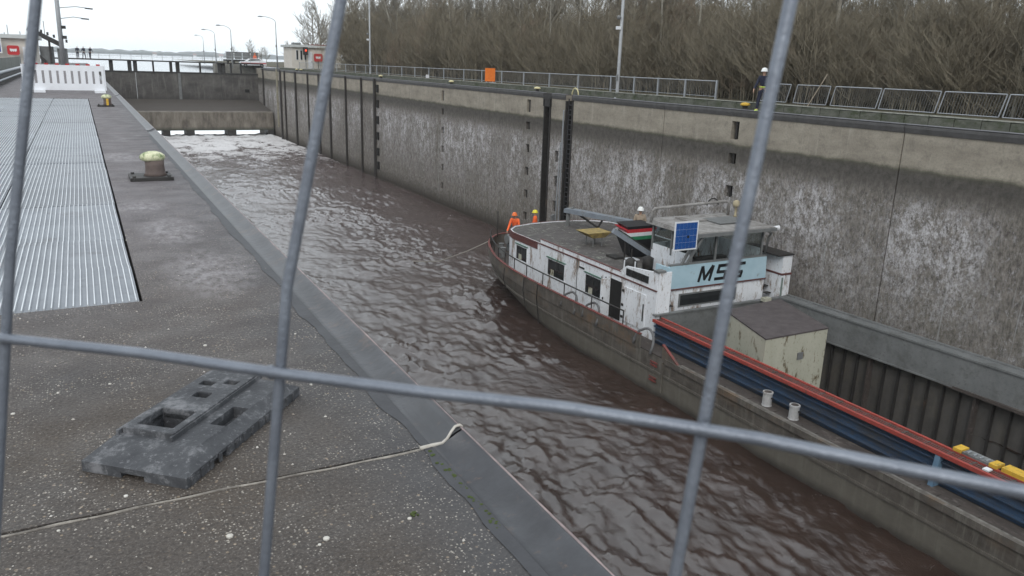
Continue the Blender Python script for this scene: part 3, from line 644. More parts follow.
def building(x0, x1, y0, y1, z0, z1, label):
    e = empty('service_building', ((x0+x1)/2, y0, z0)); tag(e, label, 'building')
    MB().box(x0, x1, y0, y1, z0, z1-.35).build('wall', M_plaster, e)
    MB().box(x0-.35, x1+.35, y0-.4, y1+.4, z1-.35, z1).build('roof', simple('pale_fascia', (.55, .57, .56), None, 1, .7, 0), e)
    return e
b = building(29.3, 37.0, 128, 133.5, 0, 3.75, 'low beige service building with three narrow windows at the far right end')
for k in range(3):
    w = MB().box(29.95+k*.62, 30.33+k*.62, 127.95, 128.02, 1.5, 3.0).build('window', M_white, b); MB().box(30.0+k*.62, 30.28+k*.62, 127.93, 127.949, 1.56, 2.94).build('pane', M_glass, w)
d = MB().box(31.8, 32.45, 127.92, 128.02, .1, 2.75).build('door', M_white, b); MB().box(32.32, 32.38, 127.88, 127.919, 1.2, 1.4).build('handle', M_steeldark, d)
MB().box(30.0, 31.0, 129, 131, 3.75, 4.1).build('roof_vent', M_coamgrey, b); MB().box(33.2, 35.5, 130, 133, 3.75, 3.95).build('roof_hatch', M_red, b)
sign_board(33.3, 127.6, 1.95, 1.35, label='red rounded no entry sign beside the door of the far right building')
MB().tube([(33.3, 127.75, 0), (33.3, 127.75, 2.5)], .05, 6).build('post', M_steeldark, bpy.data.objects['no_entry_sign'])
g = N('red_signal_glow'); g.col((.8, .05, .02)); g.b.inputs['Emission Color'].default_value = (1, .08, .03, 1); g.b.inputs['Emission Strength'].default_value = .7; M_sig = g.m
e = empty('signal_light', (31.3, 127.3, 0)); tag(e, 'red signal light on a post by the door of the far right building', 'signal light')
MB().tube([(31.3, 127.4, 0), (31.3, 127.4, 2.4)], .05, 6).build('post', M_steeldark, e); MB().box(30.95, 31.65, 127.25, 127.6, 2.3, 3.45).build('housing', M_steeldark, e)
MB().lathe(31.3, 127.1, [(.02, 2.78), (.13, 2.84), (.16, 2.95), (.12, 3.06), (.02, 3.12)], 12, 1, .6).build('lamp', M_sig, e, True)
# white car with red stripe beside the building
def car(x, y, label):
    e = empty('parked_car', (x, y, .0)); tag(e, label, 'car')
    m = MB(); prof = [(-2.1, .35), (-2.15, .8), (-1.9, .95), (-1.2, 1.0), (-.6, 1.45), (1.1, 1.5), (1.75, 1.05), (2.1, .95), (2.15, .4)]
    n = len(prof)
    for yy, sc in ((-.82, 1), (.82, 1)): m.v += [(x+a, y+yy*(1 if b < 1.1 else .8), b) for a, b in prof]
    m.f = [tuple(range(n))[::-1], tuple(range(n, 2*n))]+[(i, (i+1) % n, n+(i+1) % n, n+i) for i in range(n)]
    m.build('body', M_white, e); MB().box(x-2.1, x+2.1, y-.835, y-.822, .62, .78).build('red_stripe', M_signred, e)
    MB().hexa([(x-.95, y-.81, 1.02), (x+1.5, y-.81, 1.02), (x+1.5, y-.80, 1.02), (x-.95, y-.80, 1.02)], [(x-.5, y-.71, 1.4), (x+1.0, y-.71, 1.4), (x+1.0, y-.70, 1.4), (x-.5, y-.70, 1.4)]).build('side_window', M_glass, e)
    for a in (-1.35, 1.35):
        for b_ in (-.84, .66):
            w = MB().tube([(x+a, y+b_, .33), (x+a, y+b_+.18, .33)], .32, 14).build('wheel', M_black, e); MB().tube([(x+a, y+b_-.01, .33), (x+a, y+b_+.0, .33)], .18, 10).build('rim', M_coamgrey, w)
car(26.6, 145.4, 'white car with red stripe parked left of the far right building')
# left building
b = building(-16, -3.4, 90, 100, -.3, 3.0, 'beige flat-roofed building at the far left edge of the view')
MB().box(-4.4, -3.6, 89.9, 90.02, -.2, 1.9).build('door', M_white, b)
m = MB(); [m.tube([(xx, 93, 3.0), (xx, 93, hh_)], .03, 5) for xx, hh_ in ((-5.6, 3.9), (-4.6, 3.35), (-5.9, 3.2))]; m.build('antenna', M_steeldark, b)
so_ = len([o for o in bpy.data.objects if o.name.startswith('no_entry')])
sign_board(-5.12, 89.3, 1.58, .98, label='red rounded sign with white marking on the left-hand beige building')
e = empty('blue_sign', (-6.35, 89.3, 1.9)); tag(e, 'dark blue sign with white edge at the left edge of the view', 'sign')
MB().box(-7.0, -6.0, 89.3, 89.4, 1.3, 2.6).build('border', M_signwhite, e); MB().box(-6.9, -6.1, 89.285, 89.299, 1.4, 2.5).build('face', simple('sign_blue', (.02, .04, .25), None, 2, .4, 0), e)
# grey screen wall and low rail-capped wall on the left
e = empty('screen_fence', (-4.5, 60, 0)); tag(e, 'grey-green panel fence below the left-hand building', 'fence')
for k in range(9): MB().box(-4.6, -4.5, 42+k*5+.03, 47+k*5-.03, -.2, 1.05).build('screen_panel', simple('fence_greygreen', (.24, .25, .23), (.17, .18, .165), 1, .8, .1, stretch=(1, 1, .3)), e)
e = empty('low_wall', (-2.9, 50, 0)); tag(e, 'low dark wall with pale rail cap running along the left side', 'wall')
MB().box(-3.5, -3.25, 33.5, 90, -.1, .42).build('wall', M_steeldark, e); MB().tube([(-3.37, 33.5, .5), (-3.37, 90, .5)], .09, 8).build('rail_cap', M_galv, e, True)
MB().tube([(-3.20, 33.5, .22), (-3.20, 90, .22)], .05, 8).build('lower_rail', M_galv, e, True)
# ------------------------------------------------------------------ white plastic barriers
def barrier(cx, y, w, h, rz, label, slots=10):
    e = empty('plastic_barrier', (cx, y, 0)); tag(e, label, 'barrier', 'white plastic pedestrian barriers')
    R_ = M_white; x0, x1 = cx-w/2, cx+w/2
    MB().box(x0, x1, y-.03, y+.03, .10, .36).build('lower_panel', M_barr, e)
    MB().box(x0, x1, y-.03, y+.03, .86, h).build('upper_panel', M_barr, e)
    m = MB(); sp_ = w/slots
    for k in range(slots+1):
        xx = x0+k*sp_; m.box(max(x0, xx-sp_*.33), min(x1, xx+sp_*.33), y-.03, y+.03, .36, .86)
    m.build('slat_grille', M_barr, e)
    for k in range(7): MB().box(x0+.1+k*(w-.35)/6, x0+.24+k*(w-.35)/6, y-.032, y+.032, h, h+.06).build('red_cap', M_signred, e)
    for xx in (x0+.2, x1-.2): MB().box(xx-.2, xx+.2, y-.25, y+.25, .004, .10).build('foot', M_barr, e)
    for xx in (x0-.03, x1+.03): MB().tube([(xx, y, .1), (xx, y, h)], .03, 8).build('end_post', M_barr, e)
    e.rotation_euler[2] = rz
M_barr = simple('white_plastic', (.80, .81, .84), (.72, .73, .76), 2, .4, 0)
barrier(-.36, 37.6, 2.55, 1.08, 0.03, 'white plastic barrier with slots standing across the quay before the gate')
barrier(-1.80, 38.0, .34, 1.08, .5, 'short white plastic barrier angled beside the wider one', 4)
# gate machinery on the left behind the barriers
e = empty('gate_machinery', (-1.9, 125, 0)); tag(e, 'dark sloping steel gate machinery frame behind the thick mast', 'machinery')
MB().bar((-5.3, 125, 4.4), (-1.6, 125, 2.4), 1.2, .6).build('beam', M_steeldark, e)
for xx, zt in ((-4.4, 3.8), (-3.0, 3.2), (-1.6, 2.7)): MB().bar((xx, 125, 0), (xx, 125, zt), .25, .25).build('column', M_steeldark, e)
MB().bar((-5.6, 125, 2.3), (-3.6, 125, .2), .3, .35).build('brace', M_steeldark, e)
MB().box(-4.2, -2.6, 125.3, 126.5, 0, 2.2).build('cabinet', M_coamgrey, e); MB().box(-2.2, -1.0, 125.3, 126.5, 0, 2.0).build('cabinet', M_coamgrey, e)
MB().tube([(-3.4, 125, 3.5), (-3.4, 125, 5.4)], .04, 5).build('antenna', M_steeldark, e)
for k in range(6): MB().box(-4.6+k*.7, -4.35+k*.7, 124.8, 125.2, 3.95-k*.28+.2, 4.35-k*.28+.2).build('pulley', M_steeldark, e)
# ------------------------------------------------------------------ people
M_skin = simple('skin', (.48, .30, .22), None, 5, .6, 0); M_navy = simple('dark_turnout_cloth', (.022, .025, .045), (.015, .017, .03), 9, .9, .2)
M_vest = simple('orange_vest_cloth', (.95, .17, .05), (.75, .13, .04), 6, .8, .1); M_helmw = simple('white_helmet', (.85, .86, .84), None, 5, .35, 0)
M_helmy = simple('yellow_helmet', (.80, .70, .06), None, 5, .35, 0); M_helmo = simple('orange_helmet', (.90, .20, .05), None, 5, .35, 0)
M_tan = simple('tan_cloth', (.36, .29, .22), None, 6, .8, .1); M_grey = simple('grey_cloth', (.10, .10, .11), None, 6, .9, .1); M_neon = simple('neon_strip', (.65, .85, .12), None, 5, .6, 0)
def skin(name, chains, mat, sub=1):
    """chains: lists of (x,y,z,r); a chain starting with an int joins to that earlier vertex"""
    V = []; E_ = []; Rr = []
    for ch in chains:
        prev = None
        for p in ch:
            if isinstance(p, int): prev = p; continue
            V.append(p[:3]); Rr.append(p[3]); 
            if prev is not None: E_.append((prev, len(V)-1))
            prev = len(V)-1
    me = bpy.data.meshes.new(name); me.from_pydata(V, E_, []); o = bpy.data.objects.new(name, me); COL.objects.link(o)
    md = o.modifiers.new('s', 'SKIN'); md.use_smooth_shade = True
    for i, r in enumerate(Rr): me.skin_vertices[0].data[i].radius = (r, r)
    me.skin_vertices[0].data[0].use_root = True
    sb = o.modifiers.new('u', 'SUBSURF'); sb.levels = sub; sb.render_levels = sub
    bpy.context.view_layer.update(); dg = bpy.context.evaluated_depsgraph_get(); nm = bpy.data.meshes.new_from_object(o.evaluated_get(dg))
    nm.materials.clear(); nm.materials.append(mat); nm.name = name; bpy.data.objects.remove(o); return nm
def pose_meshes(stride=.0, armf=.12, bend=0.):
    """faces +y; pelvis at 0"""
    b = bend
    pel = (0, 0, .95); ch = (0, .02+b*.5, 1.28); nk = (0, .01+b*.9, 1.48); hd = (0, .03+b*1.05, 1.63)
    def leg(s): 
        f = stride*s; return [(s*.09, f*.15, .88), (s*.10, f*.55+.02, .48), (s*.10, f*1.0-.02, .09), (s*.105, f*1.0+.14, .04)]
    def arm(s):
        f = armf*(1 if s > 0 else .5); return [(s*.19, b*.8, 1.42), (s*.24, f*.4+b*.8, 1.14), (s*.22, f*1.6+b*.9+.05, .92)]
    def rr(ps, rs): return [(*p, r) for p, r in zip(ps, rs)]
    C = [rr([pel, (0, .01+b*.25, 1.12), ch, nk, (0, .02+b, 1.55), hd, (0, .03+b*1.08, 1.73)], [.12, .115, .14, .06, .055, .095, .07])]
    cnt = 7
    for s in (1, -1):
        C.append([0]+rr(leg(s), [.085, .06, .042, .035])); cnt += 4
    for s in (1, -1):
        C.append([2]+rr(arm(s), [.055, .043, .03])); w = cnt+2; cnt += 3
        h = arm(s)[2]; C.append([w, (h[0], h[1]+.01, h[2]-.07, .026)]); pal = cnt; cnt += 1
        for k, (dy, L) in enumerate(((-.028, .065), (-.009, .08), (.010, .075), (.028, .06))):
            C.append([pal, (h[0], h[1]+.015+dy, h[2]-.07-L*.6, .009), (h[0]-s*.012, h[1]+.02+dy, h[2]-.07-L, .008)]); cnt += 2
        C.append([pal, (h[0]-s*.01, h[1]+.05, h[2]-.08, .010), (h[0]-s*.015, h[1]+.06, h[2]-.115, .009)]); cnt += 2
    body = skin('body', C, M_skin)
    jk = [rr([(0, 0, .88), (0, .01+b*.25, 1.12), ch, (0, .01+b*.85, 1.45)], [.145, .145, .165, .10])]
    for s in (1, -1): jk.append([2]+rr(arm(s), [.078, .062, .048]))
    jacket = skin('jacket', jk, M_navy)
    tr = [rr([pel, (0, 0, 1.02)], [.14, .13])]
    for s in (1, -1): tr.append([0]+rr(leg(s)[:3], [.105, .08, .062]))
    trous = skin('trousers', tr, M_navy)
    boots = [skin('boot', [rr([leg(s)[2], (leg(s)[2][0], leg(s)[2][1]+.01, .055), leg(s)[3], (leg(s)[3][0], leg(s)[3][1]+.07, .04)], [.06, .06, .05, .042])], M_black) for s in (1, -1)]
    return body, jacket, trous, boots, (hd[0], hd[1], hd[2])
POSES = {'stand': pose_meshes(), 'walk': pose_meshes(.22, .25, .03), 'bend': pose_meshes(.1, .35, .25)}
def person(x, y, z, rz, label, pose='stand', helmet=M_helmw, jacket=M_navy, trousers=M_navy, boots=M_black, group=None, s=1.):
    e = empty('person', (x, y, z)); tag(e, label, 'person', group)
    body, jk, tr, bt, hd = POSES[pose]
    def put(nm, me, mt):
        if me.materials[0] != mt: me = me.copy(); me.materials[0] = mt
        o = bpy.data.objects.new(nm, me); COL.objects.link(o); o.parent = e; return o
    put('body', body, M_skin); put('jacket', jk, jacket); put('trousers', tr, trousers); [put('boot', b_, boots) for b_ in bt]
    hx, hy, hz = hd
    def loc(mb, nm, mt, sm=True):
        me = bpy.data.meshes.new(nm); me.from_pydata(mb.v, [], mb.f); me.update(); me.materials.append(mt)
        if sm: me.polygons.foreach_set('use_smooth', [True]*len(me.polygons))
        o = bpy.data.objects.new(nm, me); COL.objects.link(o); o.parent = e
    loc(MB().lathe(hx, hy-.005, [(.155, hz+.02), (.16, hz+.035), (.135, hz+.05), (.13, hz+.10), (.10, hz+.155), (.05, hz+.18), (.005, hz+.185)], 14, .95, 1.1), 'helmet', helmet)
    loc(MB().ball((hx, hy+.10, hz-.01), .018, 6), 'nose', M_skin)
    loc(MB().ball((hx-.035, hy+.088, hz+.012), .011, 6).ball((hx+.035, hy+.088, hz+.012), .011, 6), 'eyes', M_black)
    if jacket is M_navy: loc(MB().lathe(hx, 0, [(.17, 1.0), (.172, 1.04)], 14, 1, .9), 'reflective_band', M_neon)
    e.rotation_euler[2] = rz; e.scale = (s, s, s); return e
person(26.95, 26.9, .004, 2.0, 'person in dark turnout gear and white helmet standing at the edge of the right wall', 'walk', M_helmw, M_navy, M_navy, M_neon, s=1.05)
for xx, yy, p, lab, rz in ((.15, 'leftmost of the three dark-clothed people on the footbridge, arms at the side', 'stand', 0, 3.0), ):
    pass
person(.2, YG+1.0, .72, 3.0, 'leftmost of three dark-clothed people with pale helmets on the footbridge', 'stand')
person(1.05, YG+1.0, .72, 2.6, 'middle one of three dark-clothed people with pale helmets on the footbridge', 'walk')
person(1.85, YG+1.1, .72, 3.6, 'rightmost of three dark-clothed people with pale helmets on the footbridge', 'bend')
person(27.6, 148.6, .45, 3.2, 'person in orange jacket at the right end of the dark platform', 'stand', M_helmo, M_vest, M_navy, s=1.05)
# ------------------------------------------------------------------ barge
BZ = -8.5; CX = 22.1
barge = empty('cargo_barge', (CX, 8, ZW)); tag(barge, 'long weathered inland cargo barge with white deckhouse and blue wheelhouse lying along the right wall', 'barge')
near = [(22.1, -27.5), (20.3, -26.8), (18.9, -25.2), (18.1, -22.5), (17.8, -19), (17.8, -8), (17.8, 2), (17.8, 12), (17.8, 21), (17.74, 26), (17.72, 30), (17.85, 33), (18.25, 35.5), (18.95, 37.7), (19.75, 39.4), (20.9, 40.7), (22.1, 41.0)]
wl = [(22.1, -26.5), (20.6, -26.0), (19.2, -24.5), (18.3, -22.2), (17.9, -19), (17.84, -8), (17.84, 2), (17.84, 12), (17.84, 21), (17.82, 25), (17.9, 28), (18.25, 31), (18.9, 33.8), (19.6, 36.3), (20.4, 38.5), (21.3, 39.6), (22.1, 39.9)]
def refine(L, n=4):
    out = []
    for i in range(len(L)-1):
        p0 = Vector((*L[max(i-1, 0)], 0)); p1 = Vector((*L[i], 0)); p2 = Vector((*L[i+1], 0)); p3 = Vector((*L[min(i+2, len(L)-1)], 0))
        for k in range(n):
            t = k/n; q_ = .5*((2*p1)+(p2-p0)*t+(2*p0-5*p1+4*p2-p3)*t*t+(3*p1-p0-3*p2+p3)*t**3); out.append((q_.x, q_.y))
    return out+[L[-1]]
DN = refine(near); WN = refine(wl)
def full(L): return L+[(2*CX-x, y) for x, y in L[-2:0:-1]]
D_ = full(DN); W_l = full(WN)
def lerp(A, B, t): return [(a[0]+(b[0]-a[0])*t, a[1]+(b[1]-a[1])*t) for a, b in zip(A, B)]
def shrink(A, s): return [(CX+(x-CX)*s, 7+(y-7)*(1-(1-s)*.3)) for x, y in A]
rings = [(shrink(W_l, .93), -11.3), (shrink(W_l, .985), -10.7), (W_l, ZW), (lerp(W_l, D_, .55), -9.5), (lerp(W_l, D_, .86), -9.0), (D_, BZ)]
m = MB(); n = len(D_)
for r, z in rings: m.v += [(x, y, z) for x, y in r]
for k in range(len(rings)-1):
    for i in range(n): m.f.append((k*n+i, k*n+(i+1) % n, (k+1)*n+(i+1) % n, (k+1)*n+i))
m.f.append(tuple(range(n)))
m.build('hull', M_hull, barge, True)
def strip(L, z0, z1, th, name, mat, parent=barge):   # upright band along a plan curve
    m = MB(); k = len(L); P = [Vector((x, y, 0)) for x, y in L]
    for i, p in enumerate(P):
        d = (P[min(i+1, k-1)]-P[max(i-1, 0)]).normalized(); nn = Vector((d.y, -d.x, 0))*th/2
        a, b = (z0[i] if isinstance(z0, list) else z0), (z1[i] if isinstance(z1, list) else z1)
        m.v += [tuple(p-nn+Vector((0, 0, a))), tuple(p+nn+Vector((0, 0, a))), tuple(p+nn+Vector((0, 0, b))), tuple(p-nn+Vector((0, 0, b)))]
    for i in range(k-1):
        for j in range(4): m.f.append((4*i+j, 4*i+(j+1) % 4, 4*i+4+(j+1) % 4, 4*i+4+j))
    m.f += [(3, 2, 1, 0), tuple(4*(k-1)+j for j in range(4))]
    return m.build(name, mat, parent, False)
blw = [p for p in D_ if p[1] > 21.6]; 
nearidx = [p for p in D_ if p[1] > 21.1]
strip([p for p in D_ if p[1] > 21.2], BZ-.02, -7.98, .07, 'bulwark', M_hull)
strip([p for p in D_ if p[1] > 21.2], -7.98, -7.945, .12, 'bulwark_cap', M_red)
MB().hexa([(17.76, 20.3, BZ), (17.84, 20.3, BZ), (17.84, 21.2, BZ), (17.76, 21.2, BZ)], [(17.76, 20.35, BZ+.03), (17.84, 20.35, BZ+.03), (17.84, 21.2, -7.98), (17.76, 21.2, -7.98)]).build('bulwark', M_hull, barge)
MB().bar((17.80, 21.22, -7.955), (17.80, 20.3, BZ+.04), .10, .05).build('bulwark_cap', M_red, barge)
strip([p for p in D_ if p[1] < 21.2 and p[0] < CX][0:], BZ-.13, BZ+.07, .14, 'rubbing_strake', M_hull)
strip([(x+.0, y) for x, y in lerp(W_l, D_, .82)[:len(DN)-3]], -9.16, -9.08, .08, 'rubbing_strake', M_hull)
# deck sheets
sd_ = [p for p in D_ if p[1] > 22.9]
MB().prism([(CX+(x-CX)*.99, y) for x, y in sd_], BZ-.1, BZ+.004).build('deck', M_deck, barge)
MB().box(17.86, 18.62, -20, 22.9, BZ-.1, BZ+.004).build('side_deck', M_deck, barge)
MB().box(17.85, 18.8, 22.0, 25.2, BZ-.12, BZ+.002).build('side_deck', M_deck, barge)
MB().box(25.5, 26.34, -20, 22.9, BZ-.1, BZ+.004).build('side_deck', M_deck, barge)
MB().prism([(x, y) for x, y in lerp(D_, [(CX, 0)]*n, .01) if y < -19.9], BZ-.1, BZ+.4).build('deck', M_deck, barge)
m = MB()
for k in range(60):
    yy = 21-k*.55; m.box(17.9+random.uniform(0, .3), 18.0+random.uniform(.1, .4), yy, yy+random.uniform(.02, .05), BZ+.004, BZ+.02)
m.build('deck_weld_seams', M_deck, barge)['kind'] = 'stuff'
MB().box(17.86, 17.98, -19, 20.3, BZ+.004, BZ+.05).build('deck_edge_strip', simple('pale_scuffed_edge', (.22, .21, .19), (.10, .09, .08), 6, .8, .2, dirt=(.06, .05, .045), dscale=4), barge)
# hold
HT = -7.55
MB().box(18.66, 18.74, -19.5, 22.8, BZ, HT-.06).build('hold_coaming', M_blue, barge)
for zz, pr in ((-7.80, .10), (-8.05, .09), (-8.32, .11)): MB().box(18.66-pr, 18.66, -19.5, 22.8, zz-.035, zz+.0).build('coaming_stiffener', M_blue, barge)
MB().box(18.50, 18.95, -19.5, 22.8, HT-.06, HT-.03).build('coaming_top', M_deck, barge)
M_rim = simple('bright_red_rim', (.38, .065, .05), (.24, .055, .045), 8, .6, .2, dirt=(.12, .06, .05), dscale=5, dth=(.56, .68))
MB().box(18.48, 18.56, -19.5, 22.8, HT-.09, HT+.02).build('coaming_rim', M_rim, barge)
MB().box(18.90, 18.98, -19.5, 22.8, HT-.09, HT+.02).build('coaming_rim', M_rim, barge)
m = MB()
for xx in (18.63, 18.71, 18.80): m.box(xx-.012, xx+.012, -19.5, 22.8, HT-.03, HT-.008)
m.build('hatch_rail', M_red, barge)['kind'] = 'stuff'
m = MB()
for k in range(130):
    yy = 22.6-k*.32+random.uniform(-.06, .06); m.box(18.57, 18.89, yy, yy+random.uniform(.03, .07), HT-.03, HT+random.uniform(-.02, .0))
m.build('rim_cross_bars', M_deck, barge)['kind'] = 'stuff'
M_ltb = simple('pale_blue_bracket', (.14, .23, .32), (.10, .17, .25), 4, .6, .1)
for yy in (19.2, 10.9, 2.6, -5.7): MB().hexa([(18.40, yy, BZ), (18.66, yy, BZ), (18.66, yy+.14, BZ), (18.40, yy+.14, BZ)], [(18.50, yy, HT-.09), (18.66, yy, HT-.09), (18.66, yy+.14, HT-.09), (18.50, yy+.14, HT-.09)]).build('bracket', M_ltb if yy < 15 else M_blue, barge)
MB().box(18.92, 19.0, -19.5, 22.8, -11.0, HT-.1).build('hold_side', M_hold, barge)
# far coaming spreads a little towards the bow
def fx(y): return 25.15+max(0, min(.55, (22.-y)*.055))
ysl = [22.8, 20, 17, 14, 12, 9, 5, -19.5]
def frib(name, mat, dx0, dx1, z0, z1):
    m = MB()
    for yy in ysl: X0 = fx(yy); m.v += [(X0+dx0, yy, z0), (X0+dx1, yy, z0), (X0+dx1, yy, z1), (X0+dx0, yy, z1)]
    k = len(ysl)
    for i in range(k-1):
        for j in range(4): m.f.append((4*i+j, 4*i+4+j, 4*i+4+(j+1) % 4, 4*i+(j+1) % 4))
    m.f += [(0, 1, 2, 3), tuple(4*(k-1)+j for j in (3, 2, 1, 0))]
    return m.build(name, mat, barge)
frib('hold_coaming', M_coamgrey, 0, .12, -8.52, -7.43); frib('coaming_rim', M_coamgrey, -.05, .45, -7.43, -7.36); frib('coaming_stiffener', M_coamgrey, -.03, .01, -8.56, -8.50); frib('coaming_stiffener', M_coamgrey, .38, .5, -7.62, -7.3)
frib('hold_side', M_hold, .32, .42, -11.26, -8.3)
k = 0; yy = 22.4
while yy > 2:
    X0 = fx(yy); big = (k % 7 == 0)
    MB().box(X0+(.17 if not big else .10), X0+.33, yy-(.016 if not big else .045), yy+(.016 if not big else .045), -11.23, -8.52).build('frame_rib', M_deck if big else M_steeldark, barge); yy -= .575; k += 1
MB().box(18.9, 25.7, -19.6, 23.0, -11.29, -11.24).build('hold_floor', simple('dusty_hold_floor', (.15, .135, .125), (.09, .08, .075), 1.2, .9, .3), barge)
MB().box(18.93, 25.35, 22.84, 22.94, -11.0, -7.46).build('bulkhead', M_coamgrey, barge)
MB().box(18.6, 25.9, 22.80, 22.98, -7.46, -7.40).build('bulkhead_cap', M_coamgrey, barge)
# deckhouse
H0, H1 = BZ, -6.5; HX = 18.75
plan = [(HX, 22.95), (HX, 34.7), (18.95, 35.4), (19.6, 36.1), (20.8, 36.5), (22.1, 36.6), (23.4, 36.5), (24.6, 36.1), (25.25, 35.4), (25.45, 34.7), (25.45, 22.95)]
M_housew = simple('chipped_white_house_paint', (.80, .82, .85), (.68, .70, .73), 1.8, .5, .08, dirt=(.25, .19, .15), dscale=2.6, dth=(.54, .64), stretch=(1, 1, .35))
strip(plan, H0, H1, .08, 'house_wall', M_housew)
MB().prism([(x if x not in (HX, 25.45) else (x+.045 if x < 22 else x-.045), 26.33 if y < 24 else y-(.05 if y > 35 else 0)) for x, y in plan], H1-.12, H1-.045).prism([(HX+.045, 23.0), (19.35, 23.0), (19.35, 26.33), (HX+.045, 26.33)], H1-.12, H1-.045).build('roof', M_roof, barge)
M_maroon = simple('maroon_trim', (.15, .055, .05), (.09, .045, .042), 6, .6, .1)
strip([(x-.05 if x < 22 else x+.05, y) for x, y in plan], H1-.03, H1+.015, .05, 'trim_band', M_maroon)
strip([(HX, 22.95), (HX, 31.9)], H1+.021, H1+.20, .07, 'roof_coaming', M_housew)
strip([(HX, 25.3), (HX, 31.9)], H1+.201, H1+.225, .10, 'trim_band', M_maroon)
strip([(HX-.045, 32.15), (HX-.045, 34.7), (18.9, 35.4)], H1-.33, H1-.051, .05, 'name_board', M_maroon)
m = MB(); m.hexa([(HX-.04, 23.0, H1+.021), (HX+.05, 23.0, H1+.021), (HX+.05, 25.7, H1+.021), (HX-.04, 25.7, H1+.021)], [(HX-.04, 23.0, -5.78), (HX+.05, 23.0, -5.78), (HX+.05, 25.0, -5.98), (HX-.04, 25.0, -5.98)])
m.box(HX, 19.35, 22.92, 22.99, H0, -5.78); m.build('windbreak', M_housew, barge)
MB().box(HX-.07, HX-.045, 23.5, 24.95, -6.33, -6.05).build('windbreak_window', M_glass, barge)
MB().box(HX-.08, HX+.3, 22.9, 23.2, -5.78, -5.70).build('windbreak_cap', M_coamgrey, barge)
for a, b, z0, z1 in ((33.15, 34.25, -7.75, -7.05), (29.6, 31.1, -7.80, -7.05), (26.65, 27.85, -7.82, -7.0)):
    w = MB().box(HX-.075, HX-.038, a-.09, a, z0-.06, z1+.06).box(HX-.075, HX-.038, b, b+.09, z0-.06, z1+.06).box(HX-.075, HX-.038, a, b, z0-.07, z0).box(HX-.075, HX-.038, a, b, z1, z1+.07).build('window', M_housew, barge)
    MB().box(HX-.048, HX-.042, a+.001, b-.001, z0+.001, z1-.001).build('pane', M_glass, w)
    MB().box(HX-.05, HX-.045, (a+b)/2+.0, (a+b)/2+.04, z0+.001, z1-.001).build('mullion', M_steeldark, w)
    MB().box(HX-.12, HX-.04, a-.09, b+.09, z1+.072, z1+.10).build('drip_lip', simple('green_lip', (.06, .14, .10), None, 5, .6, .1), w)
    MB().box(HX-.052, HX-.0485, b-.55, b-.25, z0+.02, z0+.3).build('curtain', M_cream, w)
d = MB().box(HX-.075, HX-.04, 25.2, 25.95, -8.35, -6.72).build('open_doorway', M_dark, barge)  # flat black slab; the shade of the interior is put into its colour
d = MB().box(HX-.5, HX-.04, 25.98, 26.03, -8.35, -6.72).build('door', M_housew, barge); MB().box(HX-.45, HX-.40, 25.94, 25.975, -7.6, -7.5).build('handle', M_steeldark, d)
d = MB().box(HX-.085, HX-.042, 23.55, 25.08, -8.25, -6.82).build('door', M_housew, barge)
for zz in (-8.1, -7.6, -7.0): MB().box(HX-.11, HX-.086, 24.95, 25.08, zz-.05, zz+.05).build('hinge', M_steeldark, d)
MB().box(HX-.105, HX-.086, 23.62, 23.68, -7.9, -7.2).build('handle', M_steeldark, d)
m = MB(); m.box(HX-.05, HX-.041, 28.55, 28.60, H0, H1-.06); m.build('wall_seam', M_coamgrey, barge)
m = MB(); m.tube([(HX-.07, 26.3, -6.75), (HX-.08, 26.45, -7.5), (HX-.08, 26.2, -8.2)], .025, 6); m.tube([(HX-.08, 26.6, -6.8), (HX-.09, 26.25, -8.2)], .02, 6); m.build('drain_pipe', M_steeldark, barge)
for a, b in ((34.5, 32.7), (31.6, 31.3)): pass
MB().box(HX-.07, HX-.041, 28.0, 28.4, -6.85, -6.78).build('vent', M_steeldark, barge)
# stairs in the gap and far-side block
for k in range(5): MB().box(19.4, 19.95, 23.0+k*.2, 23.2+k*.2, -7.9+k*.26, -7.86+k*.26).build('stair_tread', M_steeldark, barge)
for k in range(5): MB().box(24.98, 25.25, 23.0+k*.2, 23.2+k*.2, -7.9+k*.26, -7.86+k*.26).build('stair_tread', M_steeldark, barge)
MB().box(25.30, 25.83, 23.0, 25.2, H0, -5.66).build('side_locker', M_housew, barge)
MB().box(24.98, 25.30, 24.3, 25.2, H0, -5.66).build('side_locker', M_coamgrey, barge)
MB().box(25.28, 25.85, 22.96, 25.22, -6.5, -6.42).build('trim_band', M_maroon, barge)
MB().box(24.95, 25.86, 22.94, 25.24, -5.66, -5.60).build('locker_cap', M_steeldark, barge)
MB().box(25.33, 25.5, 22.97, 22.999, -8.2, -6.6).build('locker_door', simple('green_grey_door', (.20, .25, .23), None, 3, .6, .1), barge)
# wheelhouse
FY = 23.6
wh = MB().box(19.95, 24.95, FY, FY+.10, -7.75, -6.72).box(20.9, 24.95, FY+.1, 26.3, -8.4, -6.6).build('wheelhouse_base', M_housew, barge)
w = MB().box(20.35, 23.4, FY-.03, FY-.002, -7.5, -6.95).build('wheelhouse_window', M_coamgrey, barge); MB().box(20.42, 23.33, FY-.036, FY-.031, -7.44, -7.01).build('pane', M_glass, w)
MB().hexa([(19.80, FY-.05, -6.70), (24.97, FY-.05, -6.70), (24.97, FY+.10, -6.70), (19.80, FY+.10, -6.70)], [(19.80, FY-.02, -5.78), (24.93, FY-.02, -5.78), (24.93, FY+.10, -5.78), (19.80, FY+.10, -5.78)]).build('blue_front_panel', M_lblue, barge)
MB().box(19.72, 19.80, FY-.02, 24.4, -6.70, -5.82).build('blue_side_panel', M_lblue, barge)
MB().box(19.78, 24.99, FY-.07, FY-.005, -6.76, -6.70).build('trim_band', M_maroon, barge)
